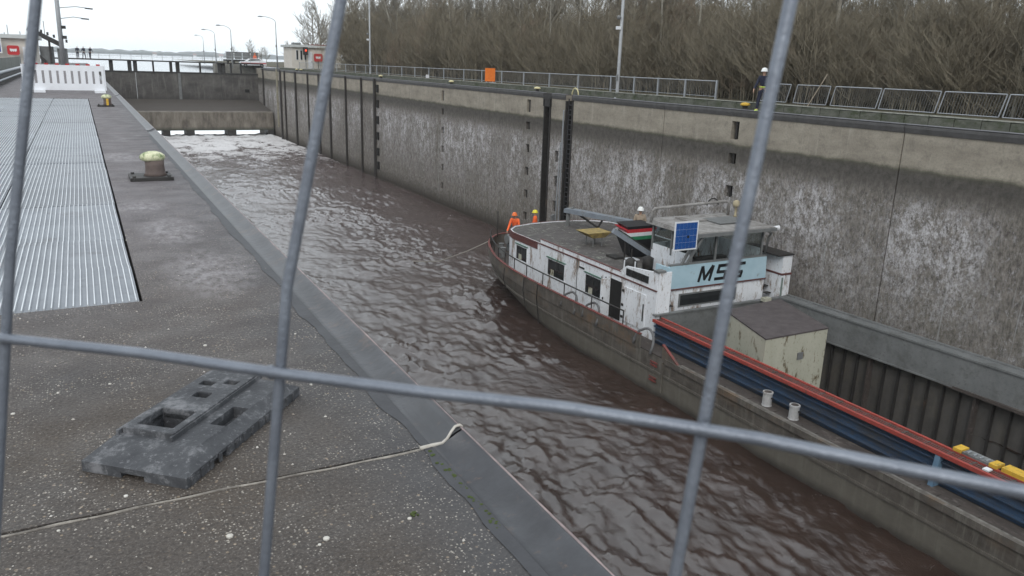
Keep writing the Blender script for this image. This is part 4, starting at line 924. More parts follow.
MB().box(19.8, 24.95, FY+.0, FY+.16, -5.779, -5.72).build('dash_ledge', M_coamgrey, barge)
MB().box(19.8, 20.9, FY+.1, 26.2, -6.62, -6.55).build('wing_deck', M_roof, barge)
# lettering
LH = .54
def letter(x0, strokes, t=.125):
    m = MB(); k = 0
    for a_, b_ in strokes:
        k += 1; yy_ = FY-.045-.0012*k
        P = [(x0+p[0]+p[1]*.28, -6.49+p[1]) for p in (a_, b_)]
        d = Vector((P[1][0]-P[0][0], P[1][1]-P[0][1])); d.normalize(); e_ = d*t*.42; nn = Vector((-d.y, d.x))*t/2
        q = [(P[0][0]-e_.x-nn.x, P[0][1]-e_.y-nn.y), (P[1][0]+e_.x-nn.x, P[1][1]+e_.y-nn.y), (P[1][0]+e_.x+nn.x, P[1][1]+e_.y+nn.y), (P[0][0]-e_.x+nn.x, P[0][1]-e_.y+nn.y)]
        m.hexa([(a1, FY-.015, b1) for a1, b1 in q], [(a1, yy_, b1) for a1, b1 in q])
    m.build('letter', M_black, barge)
letter(21.28, [((0, 0), (0, LH)), ((.03, LH), (.28, .06)), ((.28, .06), (.53, LH)), ((.56, LH), (.56, 0))])
letter(22.15, [((.5, LH), (.06, LH)), ((.03, LH), (.03, LH*.55)), ((.03, LH*.52), (.47, LH*.5)), ((.47, LH*.5), (.47, .03)), ((.47, 0), (.0, 0))])
letter(23.02, [((.52, LH), (.06, LH)), ((.03, LH), (.03, .03)), ((.03, 0), (.5, 0)), ((.5, .0), (.5, LH*.30)), ((.5, LH*.34), (.36, LH*.34))])
# cab
CX0, CX1, CY0, CY1, CZ0, CZ1 = 20.95, 24.75, FY+.17, 26.3, -5.72, -4.62
MB().box(CX0-.02, CX0+.05, CY0, CY1, -6.6, -5.45).build('cab_wall', M_housew, barge)
MB().box(CX1-.05, CX1+.02, CY0, CY1, -6.6, -5.45).build('cab_wall', M_housew, barge)
MB().box(CX0, CX1, CY1-.06, CY1, -6.6, -5.45).build('cab_wall', M_housew, barge)
g = N('cab_glass'); tr_ = g.n('ShaderNodeBsdfTransparent'); tr_.inputs[0].default_value = (.82, .85, .85, 1); gl_ = g.n('ShaderNodeBsdfGlossy'); gl_.inputs['Roughness'].default_value = .03
fr = g.n('ShaderNodeFresnel'); fr.inputs[0].default_value = 1.5; ms = g.n('ShaderNodeMixShader')
ms.inputs[0].default_value = .07; g.t.links.new(tr_.outputs[0], ms.inputs[1]); g.t.links.new(gl_.outputs[0], ms.inputs[2]); g.t.links.new(ms.outputs[0], g.t.nodes['Material Output'].inputs[0]); M_cabglass = g.m
for xx, yy in ((CX0, CY0), (22.2, CY0), (23.6, CY0), (CX1, CY0), (CX0, CY1-.04), (CX1, CY1-.04), (CX0, 25.0), (CX1, 25.0), (22.9, CY1-.04)):
    MB().box(xx-.045, xx+.045, yy-.045, yy+.045, CZ0, CZ1).build('cab_post', M_coamgrey, barge)
for a, b in ((CX0, 22.2), (22.2, 23.6), (23.6, CX1)):
    MB().box(a+.046, b-.046, CY0-.01, CY0+.0, CZ0+.001, CZ1-.001).build('windscreen', M_cabglass, barge)
for xx in (CX0, CX1):
    for a, b in ((CY0, 25.0), (25.0, CY1-.04)): MB().box(xx-.005, xx+.005, a+.046, b-.046, -5.449, CZ1-.001).build('side_glass', M_cabglass, barge)
for a, b in ((CX0, 22.9), (22.9, CX1)): MB().box(a+.046, b-.046, CY1-.045, CY1-.035, -5.449, CZ1-.001).build('rear_glass', M_cabglass, barge)
MB().box(21.4, 23.0, CY0+.15, CY0+.5, -6.6, -5.66).build('helm_console', M_black, barge)
MB().box(22.0, 22.5, 25.3, 25.8, -6.5, -5.4).build('helm_chair', M_black, barge)
M_cabroof = simple('grimy_cab_roof', (.33, .32, .31), (.19, .18, .17), 2.5, .8, .2, dirt=(.10, .085, .075), dscale=2)
MB().hexa([(CX0-.28, FY-.22, CZ1), (CX1+.35, FY-.22, CZ1), (CX1+.30, CY1+.25, CZ1), (CX0-.22, CY1+.25, CZ1)], [(CX0-.24, FY-.18, CZ1+.14), (CX1+.30, FY-.18, CZ1+.14), (CX1+.26, CY1+.2, CZ1+.2), (CX0-.18, CY1+.2, CZ1+.2)]).build('cab_roof', M_cabroof, barge)
MB().box(CX0-.24, CX1+.34, FY-.26, FY-.221, CZ1-.03, CZ1+.11).build('roof_edge', M_coamgrey, barge)
MB().box(21.9, 22.9, 25.2, 26.1, CZ1+.19, CZ1+.25).build('roof_hatch', M_cabroof, barge)
MB().box(22.9, 24.6, 24.4, 25.6, CZ1+.19, CZ1+.23).build('roof_hatch', M_coamgrey, barge)
MB().tube([(20.75, 26.2, CZ1+.1), (20.75, 26.2, -4.05), (20.85, 26.15, -3.95), (22.7, 26.1, -3.88), (24.6, 26.0, -3.80), (24.8, 26.0, -3.9), (24.8, 26.0, CZ1+.1)], .065, 8).build('roof_rail', M_cabroof, barge, True)
MB().tube([(22.7, 26.1, -3.9), (22.7, 26.1, CZ1+.15)], .03, 6).build('roof_rail_post', M_cabroof, barge)
pts = [(23.9+.32*math.cos(t), 26.05, -3.95+.30*math.sin(t)) for t in np.linspace(0, math.pi, 9)]
MB().tube(pts, .03, 6).build('hoop', M_steeldark, barge, True)
MB().lathe(24.85, 25.6, [(.10, CZ1+.2), (.05, CZ1+.25), (.05, CZ1+.62), (.13, CZ1+.64), (.16, CZ1+.72), (.14, CZ1+.86), (.04, CZ1+.92)], 12).build('searchlight', simple('tan_lamp', (.42, .36, .24), None, 5, .6, .1), barge, True)
MB().tube([(25.05, FY-.1, CZ1+.08), (25.25, FY-.2, CZ1+.08)], [.07, .11], 10).build('deck_light', M_white, barge); MB().tube([(24.9, FY, CZ1+.08), (25.05, FY-.1, CZ1+.08)], .06, 8).build('deck_light', M_steeldark, barge)
pts = [(24.92, FY+.1, -5.75), (24.92, FY-.0, -5.0), (24.9, FY-.15, -4.75), (24.6, FY-.2, -4.62)]
MB().tube(pts, .05, 6).build('cab_brace', M_coamgrey, barge, True)
MB().bar((20.35, FY-.0, -5.75), (20.95, FY-.05, -4.65), .09, .09).build('cab_brace', M_coamgrey, barge)
MB().bar((20.6, FY-.0, -5.75), (21.25, FY-.1, -4.65), .09, .09).build('cab_brace', M_coamgrey, barge)
for xx, zz in ((18.9, -4.6),): pass
# solar panel
sp_ = MB().box(19.56, 20.72, FY-.36, FY-.33, -5.06, -3.92).build('solar_panel', M_white, barge)
M_cell = simple('blue_solar_cell', (.02, .09, .30), (.015, .06, .22), 3, .25, 0)
for i in range(6):
    for j in range(4): MB().box(19.62+i*.175, 19.62+i*.175+.168, FY-.366, FY-.3605, -5.0+j*.257, -5.0+j*.257+.25).build('solar_cell', M_cell, sp_)
MB().box(20.19, 20.29, FY-.376, FY-.367, -4.58, -4.48).build('junction', M_black, sp_)
for xx in (19.8, 20.7): MB().bar((xx, FY-.33, -4.4), (xx+.25, FY+.2, -4.5), .05, .05).build('panel_stay', M_coamgrey, sp_)
# roof gear
MB().tube([(22.4, 35.4, H1-.05), (22.4, 35.4, -5.62), (22.55, 35.1, -5.56)], .11, 8).build('boom_post', M_coamgrey, barge)
a = Vector((22.4, 35.5, -5.62)); b = Vector((24.15, 29.6, -5.62))
M_boom = simple('blue_grey_boom', (.24, .27, .30), (.17, .19, .22), 2, .6, .1, dirt=(.12, .11, .10), dscale=2)
MB().bar(a, b, .42, .08).bar(a+Vector((-.2, 0, -.10)), b+Vector((-.2, 0, -.10)), .06, .20).bar(a+Vector((.2, 0, -.10)), b+Vector((.2, 0, -.10)), .06, .20).build('boarding_boom', M_boom, barge)
MB().bar((22.6, 35, -5.75), (23.0, 33.4, -6.3), .08, .08).bar((23.0, 33.4, -6.3), (23.1, 33.2, -5.9), .08, .08).build('boom_brace', M_steeldark, barge)
MB().bar((19.75, 27.5, -5.08), (21.7, 26.9, -6.33), .26, .22).build('crane_arm', M_boom, barge)
MB().bar((19.9, 27.35, -5.02), (21.6, 26.8, -6.10), .07, .05).build('crane_cylinder', M_steeldark, barge)
MB().lathe(21.75, 26.7, [(.28, H1-.05), (.28, H1+.1), (.17, H1+.15), (.15, H1+.55), (.05, H1+.6)], 12).build('crane_base', M_boom, barge, True)
MB().tube([(20.3, 27.33, H1-.05), (20.3, 27.33, -5.5)], .035, 6).build('crane_rest', M_steeldark, barge)
for xx, yy, hh in ((19.55, 25.5, .55), (20.0, 26.4, .8), (21.1, 25.6, .55)):
    MB().tube([(xx, yy, H1-.05), (xx, yy, H1+hh)], .04, 6).build('stanchion', M_steeldark, barge)
MB().lathe(19.75, 26.1, [(.05, H1-.05), (.26, H1), (.28, H1+.35), (.12, H1+.5), (.02, H1+.52)], 12).build('ventilator', M_steeldark, barge, True)
MB().lathe(20.5, 25.9, [(.05, H1-.05), (.22, H1), (.24, H1+.5), (.05, H1+.6)], 12).build('ventilator', M_steeldark, barge, True)
MB().box(20.3, 20.75, 28.0, 28.7, H1-.045, H1+.05).build('roof_locker', M_steeldark, barge); MB().box(20.8, 21.3, 27.5, 28.0, H1-.045, H1+.0).build('roof_plate', M_white, barge)
for xx, yy in ((19.3, 25.2), (19.05, 25.6)): MB().tube([(xx, yy, H1-.05), (xx, yy, H1+.6)], .03, 6).build('stanchion', M_white, barge)
# bollards, rails, hoses
M_boll = simple('pale_bollard_paint', (.50, .50, .50), (.33, .33, .33), 5, .6, .2, dirt=(.20, .15, .12), dscale=4)
for yy in (16.55, 15.45, 3.6, 2.6):
    b_ = MB().lathe(18.28, yy, [(.17, BZ), (.15, BZ+.04), (.145, BZ+.40), (.165, BZ+.41), (.165, BZ+.46)], 16).build('deck_bollard', M_boll, barge)
    MB().lathe(18.28, yy, [(.12, BZ+.461), (.11, BZ+.463)], 12).build('top_plate', M_deck, b_)
    MB().tube([(18.28, yy-.17, BZ+.3), (18.28, yy-.24, BZ+.3)], .03, 6).build('pin', M_steeldark, b_)
rl = [p for p in DN if 23.2 < p[1] < 40]
MB().tube([(x+.08, y, -7.42) for x, y in rl[::1]], .03, 6).build('side_rail', M_steeldark, barge, True)
for i in range(0, len(rl), 2): x, y = rl[i]; MB().tube([(x+.08, y, -7.95), (x+.08, y, -7.42)], .028, 6).build('rail_post', M_steeldark, barge)
for y0 in (27.6, 25.9, 22.3):
    pts = [(17.70+.25*math.sin(t)*(1 if t < 2 else .5), y0-.55*math.cos(t), -8.35+.65*math.sin(t)) for t in np.linspace(-.2, math.pi+.1, 12)]
    MB().tube(pts, .05, 7).build('fender_hose', simple('grey_hose', (.16, .16, .165), (.10, .10, .10), 6, .7, .1), barge, True)
for y0, dz in ((31.5, 1.5), (30.2, 1.9), (33.5, 1.1)):
    MB().tube([(17.66, y0, -7.98), (17.62, y0, -8.6), (17.75, y0-.1, -7.95-dz)], .025, 5).build('hanging_rope', M_steeldark, barge)
for zz in (-8.75, -9.35):
    for dz in (0, .12): MB().box(17.755, 17.79, 21.45, 21.85, zz-dz-.06, zz-dz).build('draught_mark', M_red, barge)
MB().box(17.74, 17.80, 21.1, 21.14, -9.8, -8.6).build('hull_seam', M_hull, barge)
# stern deck gear
MB().box(20.6, 21.3, 38.2, 38.9, BZ, -7.55).build('winch', M_coamgrey, barge); MB().tube([(20.2, 38.2, -7.7), (21.6, 38.2, -7.7)], .28, 12).build('winch_drum', M_coamgrey, barge)
for xx, yy in ((19.6, 37.4), (20.0, 38.4)): MB().lathe(xx, yy, [(.14, BZ), (.12, BZ+.5), (.16, BZ+.55)], 12).build('deck_bollard', M_coamgrey, barge)
MB().bar((23.4, 38.4, BZ), (23.2, 38.3, -6.5), .1, .35).build('stern_davit', M_coamgrey, barge)
MB().tube([(20.55, 40.0, -7.95), (20.55, 40.0, -6.45)], .03, 6).build('flag_staff', M_steeldark, barge)
# mooring rope trailing from the stern
r_ = MB().tube([(20.0, 39.6, -8.0), (19.0, 40.9, -8.9), (17.9, 42.4, -9.75), (16.4, 44.2, -10.02), (15.7, 44.7, -10.2)], .035, 6).build('mooring_rope', simple('pale_rope', (.30, .28, .25), None, 30, .8, .2), None, True, loc=(20, 39.6, -8)); tag(r_, 'pale mooring rope trailing from the barge stern into the water', 'rope')
# cream box in the hold
bx = empty('cream_box', (21.2, 19.3, -11)); tag(bx, 'large cream steel box with dark lid standing in the barge hold', 'container')
P4 = [(19.17, 17.73), (22.12, 17.75), (23.25, 21.03), (20.17, 20.71)]
MB().prism(P4, -10.99, -6.82).build('body', M_cream, bx)
cxx, cyy = 21.2, 19.3
MB().prism([(cxx+(x-cxx)*1.012, cyy+(y-cyy)*1.012) for x, y in P4], -6.819, -6.77).build('lid', simple('dark_brown_lid', (.10, .085, .085), (.06, .05, .05), 2.5, .8, .3), bx)
MB().box(20.75, 21.0, 17.70, 17.735, -7.75, -7.5).build('vent', M_coamgrey, bx)
MB().box(24.0, 24.35, 22.5, 22.75, -7.40, -7.25).build('cleat', M_cream, barge)
# yellow beam lying on the coaming
yb = empty('yellow_beam', (19.25, 10.3, HT)); tag(yb, 'yellow and grey equipment beam lying on the red hold rim at right', 'beam')
MB().box(18.92, 19.26, 8.7, 9.62, HT+.022, HT+.13).build('box_end', M_yellow, yb); MB().box(18.90, 19.24, 9.72, 9.92, HT+.022, HT+.11).build('bracket', M_yellow, yb)
MB().box(18.92, 19.22, 9.93, 10.62, HT+.022, HT+.08).build('grey_slide', M_coamgrey, yb); MB().box(18.90, 19.24, 10.64, 10.86, HT+.022, HT+.11).build('bracket', M_yellow, yb)
for k in range(4): MB().tube([(18.93, 10.02+k*.16, HT+.10), (19.09, 10.02+k*.16, HT+.10)], .03, 8).build('roller', M_galv, yb)
MB().box(18.62, 18.80, 9.75, 9.9, HT-.0, HT+.04).build('latch', M_white, yb)
# dinghy with striped side on the deckhouse roof
dg_ = empty('tender_boat', (21.6, 28.4, H1)); tag(dg_, 'small covered dinghy with red, white and green striped end on the deckhouse roof', 'boat')
pr = [(0, .0), (.62, .12), (.86, .62), (.86, 1.05)]
def dh(z0, z1, s0, s1, nm, mt):
    x0, y0 = 21.65, 28.0; w0, w1 = 1.5*s0, 1.7*s1
    MB().hexa([(x0-w0/2, y0, z0), (x0+w0/2, y0, z0), (x0+w0/2+.1, y0+1.1, z0), (x0-w0/2+.3, y0+1.1, z0)], [(x0-w1/2, y0, z1), (x0+w1/2, y0, z1), (x0+w1/2+.1, y0+1.25, z1), (x0-w1/2+.25, y0+1.25, z1)]).build(nm, mt, dg_)
dh(-6.52, -5.72, .6, .85, 'lower_hull', M_black); dh(-5.719, -5.56, .86, .92, 'green_stripe', simple('stripe_green', (.03, .22, .10), None, 4, .6, .1)); dh(-5.559, -5.39, .93, .97, 'white_stripe', M_white); dh(-5.389, -5.23, .98, 1.02, 'red_stripe', simple('stripe_red', (.50, .03, .04), None, 4, .6, .1)); dh(-5.229, -5.10, 1.0, .93, 'cover', M_black)
# yellow-topped trestle on the roof
ty = empty('yellow_table', (21.05, 31.0, H1)); tag(ty, 'mottled yellow-topped table with thin legs on the grey deckhouse roof', 'table')
MB().hexa([(20.75, 30.5, -6.12), (21.45, 30.5, -6.12), (21.4, 31.3, -6.12), (20.8, 31.3, -6.12)], [(20.4, 30.4, -5.86), (21.75, 30.4, -5.86), (21.75, 31.5, -5.86), (20.4, 31.5, -5.86)]).build('top', simple('mottled_yellow', (.40, .29, .10), (.16, .13, .07), 5, .8, .3), ty)
for xx in (20.85, 21.35):
    for yy in (30.6, 31.2): MB().tube([(xx, yy, H1-.04), (xx, yy, -6.12)], .03, 6).build('leg', M_coamgrey, ty)
# crew
person(21.35, 39.3, BZ+.1, 2.4, 'crew member in orange helmet and orange jacket at the barge stern rail', 'bend', M_helmo, M_vest, M_navy, s=1.12)
person(22.75, 39.5, BZ+.15, 1.0, 'crew member in yellow helmet and orange vest beside the stern davit', 'stand', M_helmy, M_vest, M_navy, s=1.08)
person(22.75, 29.6, H1-.04, 2.5, 'man in white helmet and tan shirt standing behind the striped dinghy', 'stand', M_helmw, M_tan, M_grey, s=1.1)
person(22.0, 24.9, -6.6, 3.3, 'person in white helmet standing inside the wheelhouse', 'stand', M_helmw, M_grey, M_grey)
# ------------------------------------------------------------------ right quay furniture
M_capw = simple('yellow_white_cap', (.70, .62, .35), (.55, .50, .30), 9, .6, .2, dirt=(.12, .11, .06), dscale=7)
def rq_bollard(y, label, mt=None):
    e = empty('edge_bollard', (27.05, y, 0)); tag(e, label, 'bollard', 'yellow-topped bollards along the right quay edge')
    MB().lathe(27.05, y, [(.22, .003), (.22, .03), (.13, .05), (.12, .2)], 12).build('post', M_steeldark, e, True)
    MB().lathe(27.05, y, [(.10, .19), (.21, .21), (.23, .26), (.17, .32), (.03, .35)], 14).build('cap', mt or M_capw, e, True)
rq_bollard(28.0, 'yellow-topped edge bollard at the feet of the helmeted person', M_yellow)
rq_bollard(47.4, 'yellow-topped edge bollard just past the wall slots'); rq_bollard(61.7, 'yellow-topped edge bollard above the second niche column')
rq_bollard(79.5, 'yellow-topped edge bollard by the far lighting mast'); rq_bollard(113, 'yellow-topped edge bollard in front of the far right building'); rq_bollard(115.5, 'farthest edge bollard before the far right building')
e = empty('ladder_hoop', (26.9, 42.4, 0)); tag(e, 'yellow hooped handrail at the ladder head beside the wall slots', 'handrail')
MB().tube([(26.9, 42.4+.36*math.cos(t), .02+.42*math.sin(t)) for t in np.linspace(0, math.pi, 13)], .04, 8).build('hoop', M_capw, e, True)
e = empty('orange_board', (28.4, 57.3, .25)); tag(e, 'bright orange rectangular board standing in front of the railing', 'board')
MB().box(28.0, 28.85, 57.3, 57.36, .42, 1.42).build('board', M_orange, e)
for xx in (28.15, 28.7): MB().box(xx-.03, xx+.03, 57.36, 57.42, .25, 1.0).build('leg', M_galv, e)
MB().box(27.9, 28.9, 57.2, 57.55, .25, .33).build('foot', M_white, e)
e = empty('marker_post', (28.6, 70.8, .25)); tag(e, 'small white marker post before the far part of the railing', 'post'); MB().box(28.5, 28.72, 70.7, 70.9, .25, .62).build('post', M_white, e)
# railing with thin bars
fn_ = empty('railing', (29.5, 60, .25)); tag(fn_, 'low grey railing running along the foot of the woods on the right', 'railing')
py = [32.75, 35.25, 37.65, 39.95, 42.4, 46.2, 50.0, 53.8, 57.4, 61.0, 64.6, 69.0, 72.6, 76.3, 80, 84, 88, 92, 96, 100, 104, 108, 112, 116, 120, 124]
m = MB()
for a, b in zip(py[:-1], py[1:]):
    MB().tube([(29.5, a, 1.2), (29.5, b, 1.2)], .028, 6).build('top_rail', M_galv, fn_)
    MB().tube([(29.5, a, .42), (29.5, b, .42)], .018, 5).build('bottom_rail', M_galv, fn_)
    k = a+.14
    while k < b-.05: m.bar((29.5, k, .42), (29.5, k, 1.2), .012, .012, (1, 0, 0)); k += .14 if a < 60 else .28
m.build('infill_bars', M_coamgrey, fn_)['kind'] = 'stuff'
p0 = MB().box(29.46, 29.54, 60-.045, 60+.045, .2, 1.25).build('railing_post', M_galv, fn_)
for i, y in enumerate(py):
    c = p0 if i == 0 else p0.copy()
    if i: COL.objects.link(c)
    c.location.y = y-60
# leaning mesh panels
pan = [(29.75, 27.9, .16), (27.45, 25.55, .12), (25.3, 22.95, .14), (22.8, 20.25, .12), (20.1, 17.7, .13), (17.55, 14.9, .10), (14.8, 12.1, .12)]
labs = ['leaning temporary fence panel nearest the end of the railing', 'leaning temporary fence panel crossed by a stray slanting stick', 'third leaning temporary fence panel from the railing end', 'leaning temporary fence panel above the open wall joint', 'leaning temporary fence panel with the widest gap at its foot', 'rightmost leaning temporary fence panel fully in view', 'leaning temporary fence panel cut by the right edge of the view']
for (a, b, lean), lab in zip(pan, labs):
    e = empty('temporary_fence', (29.5, (a+b)/2, .3)); tag(e, lab, 'fence panel', 'leaning temporary fence panels on the right')
    sh = -lean*1.4
    A0, A1, B0, B1 = (29.5, a, .38), (29.5, a+sh, 1.2), (29.5, b, .38), (29.5, b+sh, 1.2)
    MB().tube([A0, A1], .026, 6).build('side_tube', M_galv, e); MB().tube([B0, B1], .026, 6).build('side_tube', M_galv, e)
    MB().tube([A1, B1], .024, 6).build('top_tube', M_galv, e); MB().tube([A0, B0], .02, 6).build('bottom_tube', M_galv, e)
    m = MB(); n_ = int((a-b)/.11)
    for k in range(1, n_):
        y_ = a+(b-a)*k/n_; m.bar((29.5, y_, .38), (29.5, y_+sh, 1.2), .010, .010, (1, 0, 0))
    m.build('wire_mesh', M_coamgrey, e)['kind'] = 'stuff'
s_ = MB().tube([(29.3, 26.4, .25), (29.3, 25.5, 1.7)], .022, 6).build('leaning_stick', simple('pale_wood', (.42, .36, .28), None, 8, .8, .1), None, loc=(29.3, 26.4, .25)); tag(s_, 'thin pale stick leaning taller than the fence panels', 'stick')
# ------------------------------------------------------------------ woods
def tri_prisms(segs):
    """segs: (p0,p1,r0,r1) arrays -> verts/faces of 3-sided tapered sticks"""
    P0 = np.array([s[0] for s in segs]); P1 = np.array([s[1] for s in segs]); R0 = np.array([s[2] for s in segs])[:, None]; R1 = np.array([s[3] for s in segs])[:, None]
    d = P1-P0; d /= np.linalg.norm(d, axis=1, keepdims=True)+1e-9
    ref = np.where(np.abs(d[:, 2:3]) > .9, np.array([[1., 0, 0]]), np.array([[0, 0, 1.]])); u = np.cross(d, ref); u /= np.linalg.norm(u, axis=1, keepdims=True); w = np.cross(d, u)
    vs = []
    for P, R in ((P0, R0), (P1, R1)):
        for k in range(3):
            a = 2.0944*k; vs.append(P+(u*math.cos(a)+w*math.sin(a))*R)
    V = np.stack(vs, 1).reshape(-1, 3); n = len(segs); b = np.arange(n)[:, None]*6
    F = np.concatenate([b+np.array([[k, (k+1) % 3, 3+(k+1) % 3, 3+k]]) for k in range(3)], 0); return V, F
def grow(seed, H, r, spread=1., twigs=5, lean=0, low=.35):
    rs = random.Random(seed); T = []; C = []
    p = Vector((0, 0, -.3)); d = Vector((rs.uniform(-.06, .06)+lean, rs.uniform(-.06, .06), 1)).normalized(); n = 9; pts = [p.copy()]
    for i in range(n): p = p+d*(H+.3)/n; d = (d+Vector((rs.uniform(-.09, .09), rs.uniform(-.09, .09), .03))).normalized(); pts.append(p.copy())
    for i in range(n): T.append((pts[i], pts[i+1], r*(1-i/n)**.8+.015, r*(1-(i+1)/n)**.8+.015))
    def branch(p, d, L, r, lvl):
        q = p; k = 3
        for i in range(k):
            q2 = q+d*L/k; C.append((q, q2, r*(1-i/k)+.008, r*(1-(i+1)/k)+.006)); q = q2
            d = (d+Vector((rs.uniform(-.22, .22), rs.uniform(-.22, .22), rs.uniform(0, .22)))).normalized()
            if lvl > 0:
                for _ in range(2 if lvl == 1 else 1+(i > 0)):
                    s = (d+Vector((rs.uniform(-.9, .9), rs.uniform(-.9, .9), rs.uniform(-.2, .6)))).normalized(); branch(q2 if rs.random() < .7 else (q2+p)/2, s, L*rs.uniform(.4, .6), r*.5, lvl-1)
    m_ = int(18*twigs/5)
    for k in range(m_):
        t = low+(1-low)*(k+rs.random())/m_; i = min(n-1, int(t*n)); q = pts[i].lerp(pts[i+1], t*n-i); a = rs.uniform(0, 6.28); up = rs.uniform(.45, 1.3)
        branch(q, Vector((math.cos(a), math.sin(a), up)).normalized(), H*.28*spread*(1.25-t)*rs.uniform(.7, 1.2), r*.42*(1.1-t)+.01, 2)
    return T, C
def tree_proto(seed, H, r, **kw):
    T, C = grow(seed, H, r, **kw); out = []
    for nm, S_, mt in (('trunk', T, M_bark), ('crown', C, M_twig)):
        V, F = tri_prisms([(tuple(a), tuple(b), c, d) for a, b, c, d in S_]); o = npmesh(nm, V, F, mt); out.append(o.data); bpy.data.objects.remove(o)
    return out
protos = [tree_proto(11+i, random.uniform(11, 15), random.uniform(.06, .11), spread=random.uniform(.55, .85), low=random.uniform(.25, .5)) for i in range(9)]
wide = [tree_proto(50+i, 9.5, .2, spread=1.25, twigs=8, low=.2) for i in range(3)]
KINDS = ['slender', 'straight', 'crooked', 'pale-barked', 'twiggy', 'forked', 'thin', 'tall', 'leaning']
def put_tree(pr_, x, y, z, s, label, group, nm='bare_tree'):
    e = empty(nm, (x, y, z)); tag(e, label, 'tree', group); e.rotation_euler = (random.uniform(-.05, .05), random.uniform(-.05, .05), random.uniform(0, 6.28)); e.scale = (s, s, s*random.uniform(.9, 1.15))
    for n_, me in zip(('trunk', 'crown'), pr_): o = bpy.data.objects.new(n_, me); COL.objects.link(o); o.parent = e
def gz(x): return float(np.interp(x, [28, 33, 37, 42, 48, 56, 66, 80, 110], [.2, .25, .5, 1.3, 2.6, 4., 4.6, 4.4, 0]))
cnt = 0
while cnt < 225:
    x = 34+random.random()**1.3*34; y = random.uniform(.45*x, 165)
    if x > 3.0*y or (y > 128 and x < 38): continue
    put_tree(random.choice(protos), x, y, gz(x), random.uniform(.55, .9), 'bare slender tree among many alike in the woods behind the railing', 'bare trees in the woods'); cnt += 1
for k in range(60):
    x = random.uniform(33.0, 35.5); y = 17+k*1.6+random.uniform(-1, 1)
    put_tree(random.choice(protos), x, y, .25, random.uniform(.8, 1.2), 'bare slender tree among many alike in the woods behind the railing', 'bare trees in the woods')
for i, (x, y, s, lab) in enumerate([(36, 142, 1.1, 'wide bare tree standing behind the far right building, dark against the sky'), (39.5, 150, 1.1, 'bare tree beside the wide one behind the far right building, half hidden by a wire'), (42, 139, 1.2, 'bare tree at the left end of the woods')]):
    put_tree(wide[i % 3], x, y, 0, s, lab, None)
for i in range(16):
    put_tree(random.choice(wide), 43+i*2.0+random.uniform(-1, 1), 225+random.uniform(0, 45), 0, random.uniform(.42, .66), 'hazy bare tree far off between the lamp posts and the right building', 'distant trees beyond the lock')
# brushwood: a thicket nobody could count
Nn = 120000
x = 32.0+rng.random(Nn)**1.5*22; y = rng.random(Nn)*150+.42*x; y = np.where(rng.random(Nn) < .6, .42*x+rng.random(Nn)**1.3*70, y)
keep = ~((y > 125) & (x < 38.5)); x, y = x[keep], y[keep]; Nn = len(x)
dens = fbm(x*.35, y*.22, 3); zg = np.interp(x, [28, 33, 37, 42, 48, 56, 66], [.2, .25, .5, 1.3, 2.6, 4., 4.6])
Hh = (1.6+5.2*np.clip(dens*1.35, 0, 1)**1.1)*rng.uniform(.45, 1.15, Nn)
Hh = Hh*(1+np.clip(y-25, 0, 110)/110*.75); z0 = zg+rng.random(Nn)*Hh*.8; L = Hh*rng.uniform(.06, .22, Nn); ang = rng.random(Nn)*6.283; tilt = np.abs(rng.normal(0, .85, Nn))
dx = np.cos(ang)*tilt; dy = np.sin(ang)*tilt
r = rng.uniform(.005, .015, Nn)
segs = [((a, b, c), (a+e*l, b+f*l, c+l), q, q*.35) for a, b, c, e, f, l, q in zip(x, y, z0, dx, dy, L, r)]
V, F = tri_prisms(segs); bl = []
for q in range(7):
    T_, C_ = [], []
    for st_ in range(6):
        a_, b_ = grow(300+q*9+st_, random.uniform(3.6, 5.2), .035, spread=1.25, twigs=3.4, lean=random.uniform(-.12, .12), low=.12); off = Vector((random.uniform(-.5, .5), random.uniform(-.5, .5), 0))
        ca = random.uniform(0, 6.28); Rm = Matrix.Rotation(ca, 3, 'Z')
        for S__ in (a_, b_): C_ += [(tuple(Rm @ p0+off), tuple(Rm @ p1+off), max(.0045, r0*.55), max(.0035, r1*.5)) for p0, p1, r0, r1 in S__]
    bl.append(tri_prisms(C_))
VV = [V]; FF = [F]; nv = len(V); nb = 0
while nb < 400:
    bx_ = 31.8+random.random()**1.4*15; by_ = .42*bx_+random.random()**1.3*95
    if by_ > 124 and bx_ < 39: continue
    v_, f_ = bl[nb % 7]; ca = random.uniform(0, 6.28); sc_ = random.uniform(.7, 1.2)*(1+min(90, max(0, by_-25))/110*.6); R2 = np.array([[math.cos(ca), -math.sin(ca), 0], [math.sin(ca), math.cos(ca), 0], [0, 0, 1]])
    VV.append((v_ @ R2.T)*sc_+np.array([bx_, by_, gz(bx_)])); FF.append(f_+nv); nv += len(v_); nb += 1
V = np.concatenate(VV); F = np.concatenate(FF); print('brush faces', len(F))
o = npmesh('brushwood', V, F, M_brush, kind='stuff'); tag(o, 'dense olive-brown leafless brushwood under the trees', 'brushwood')
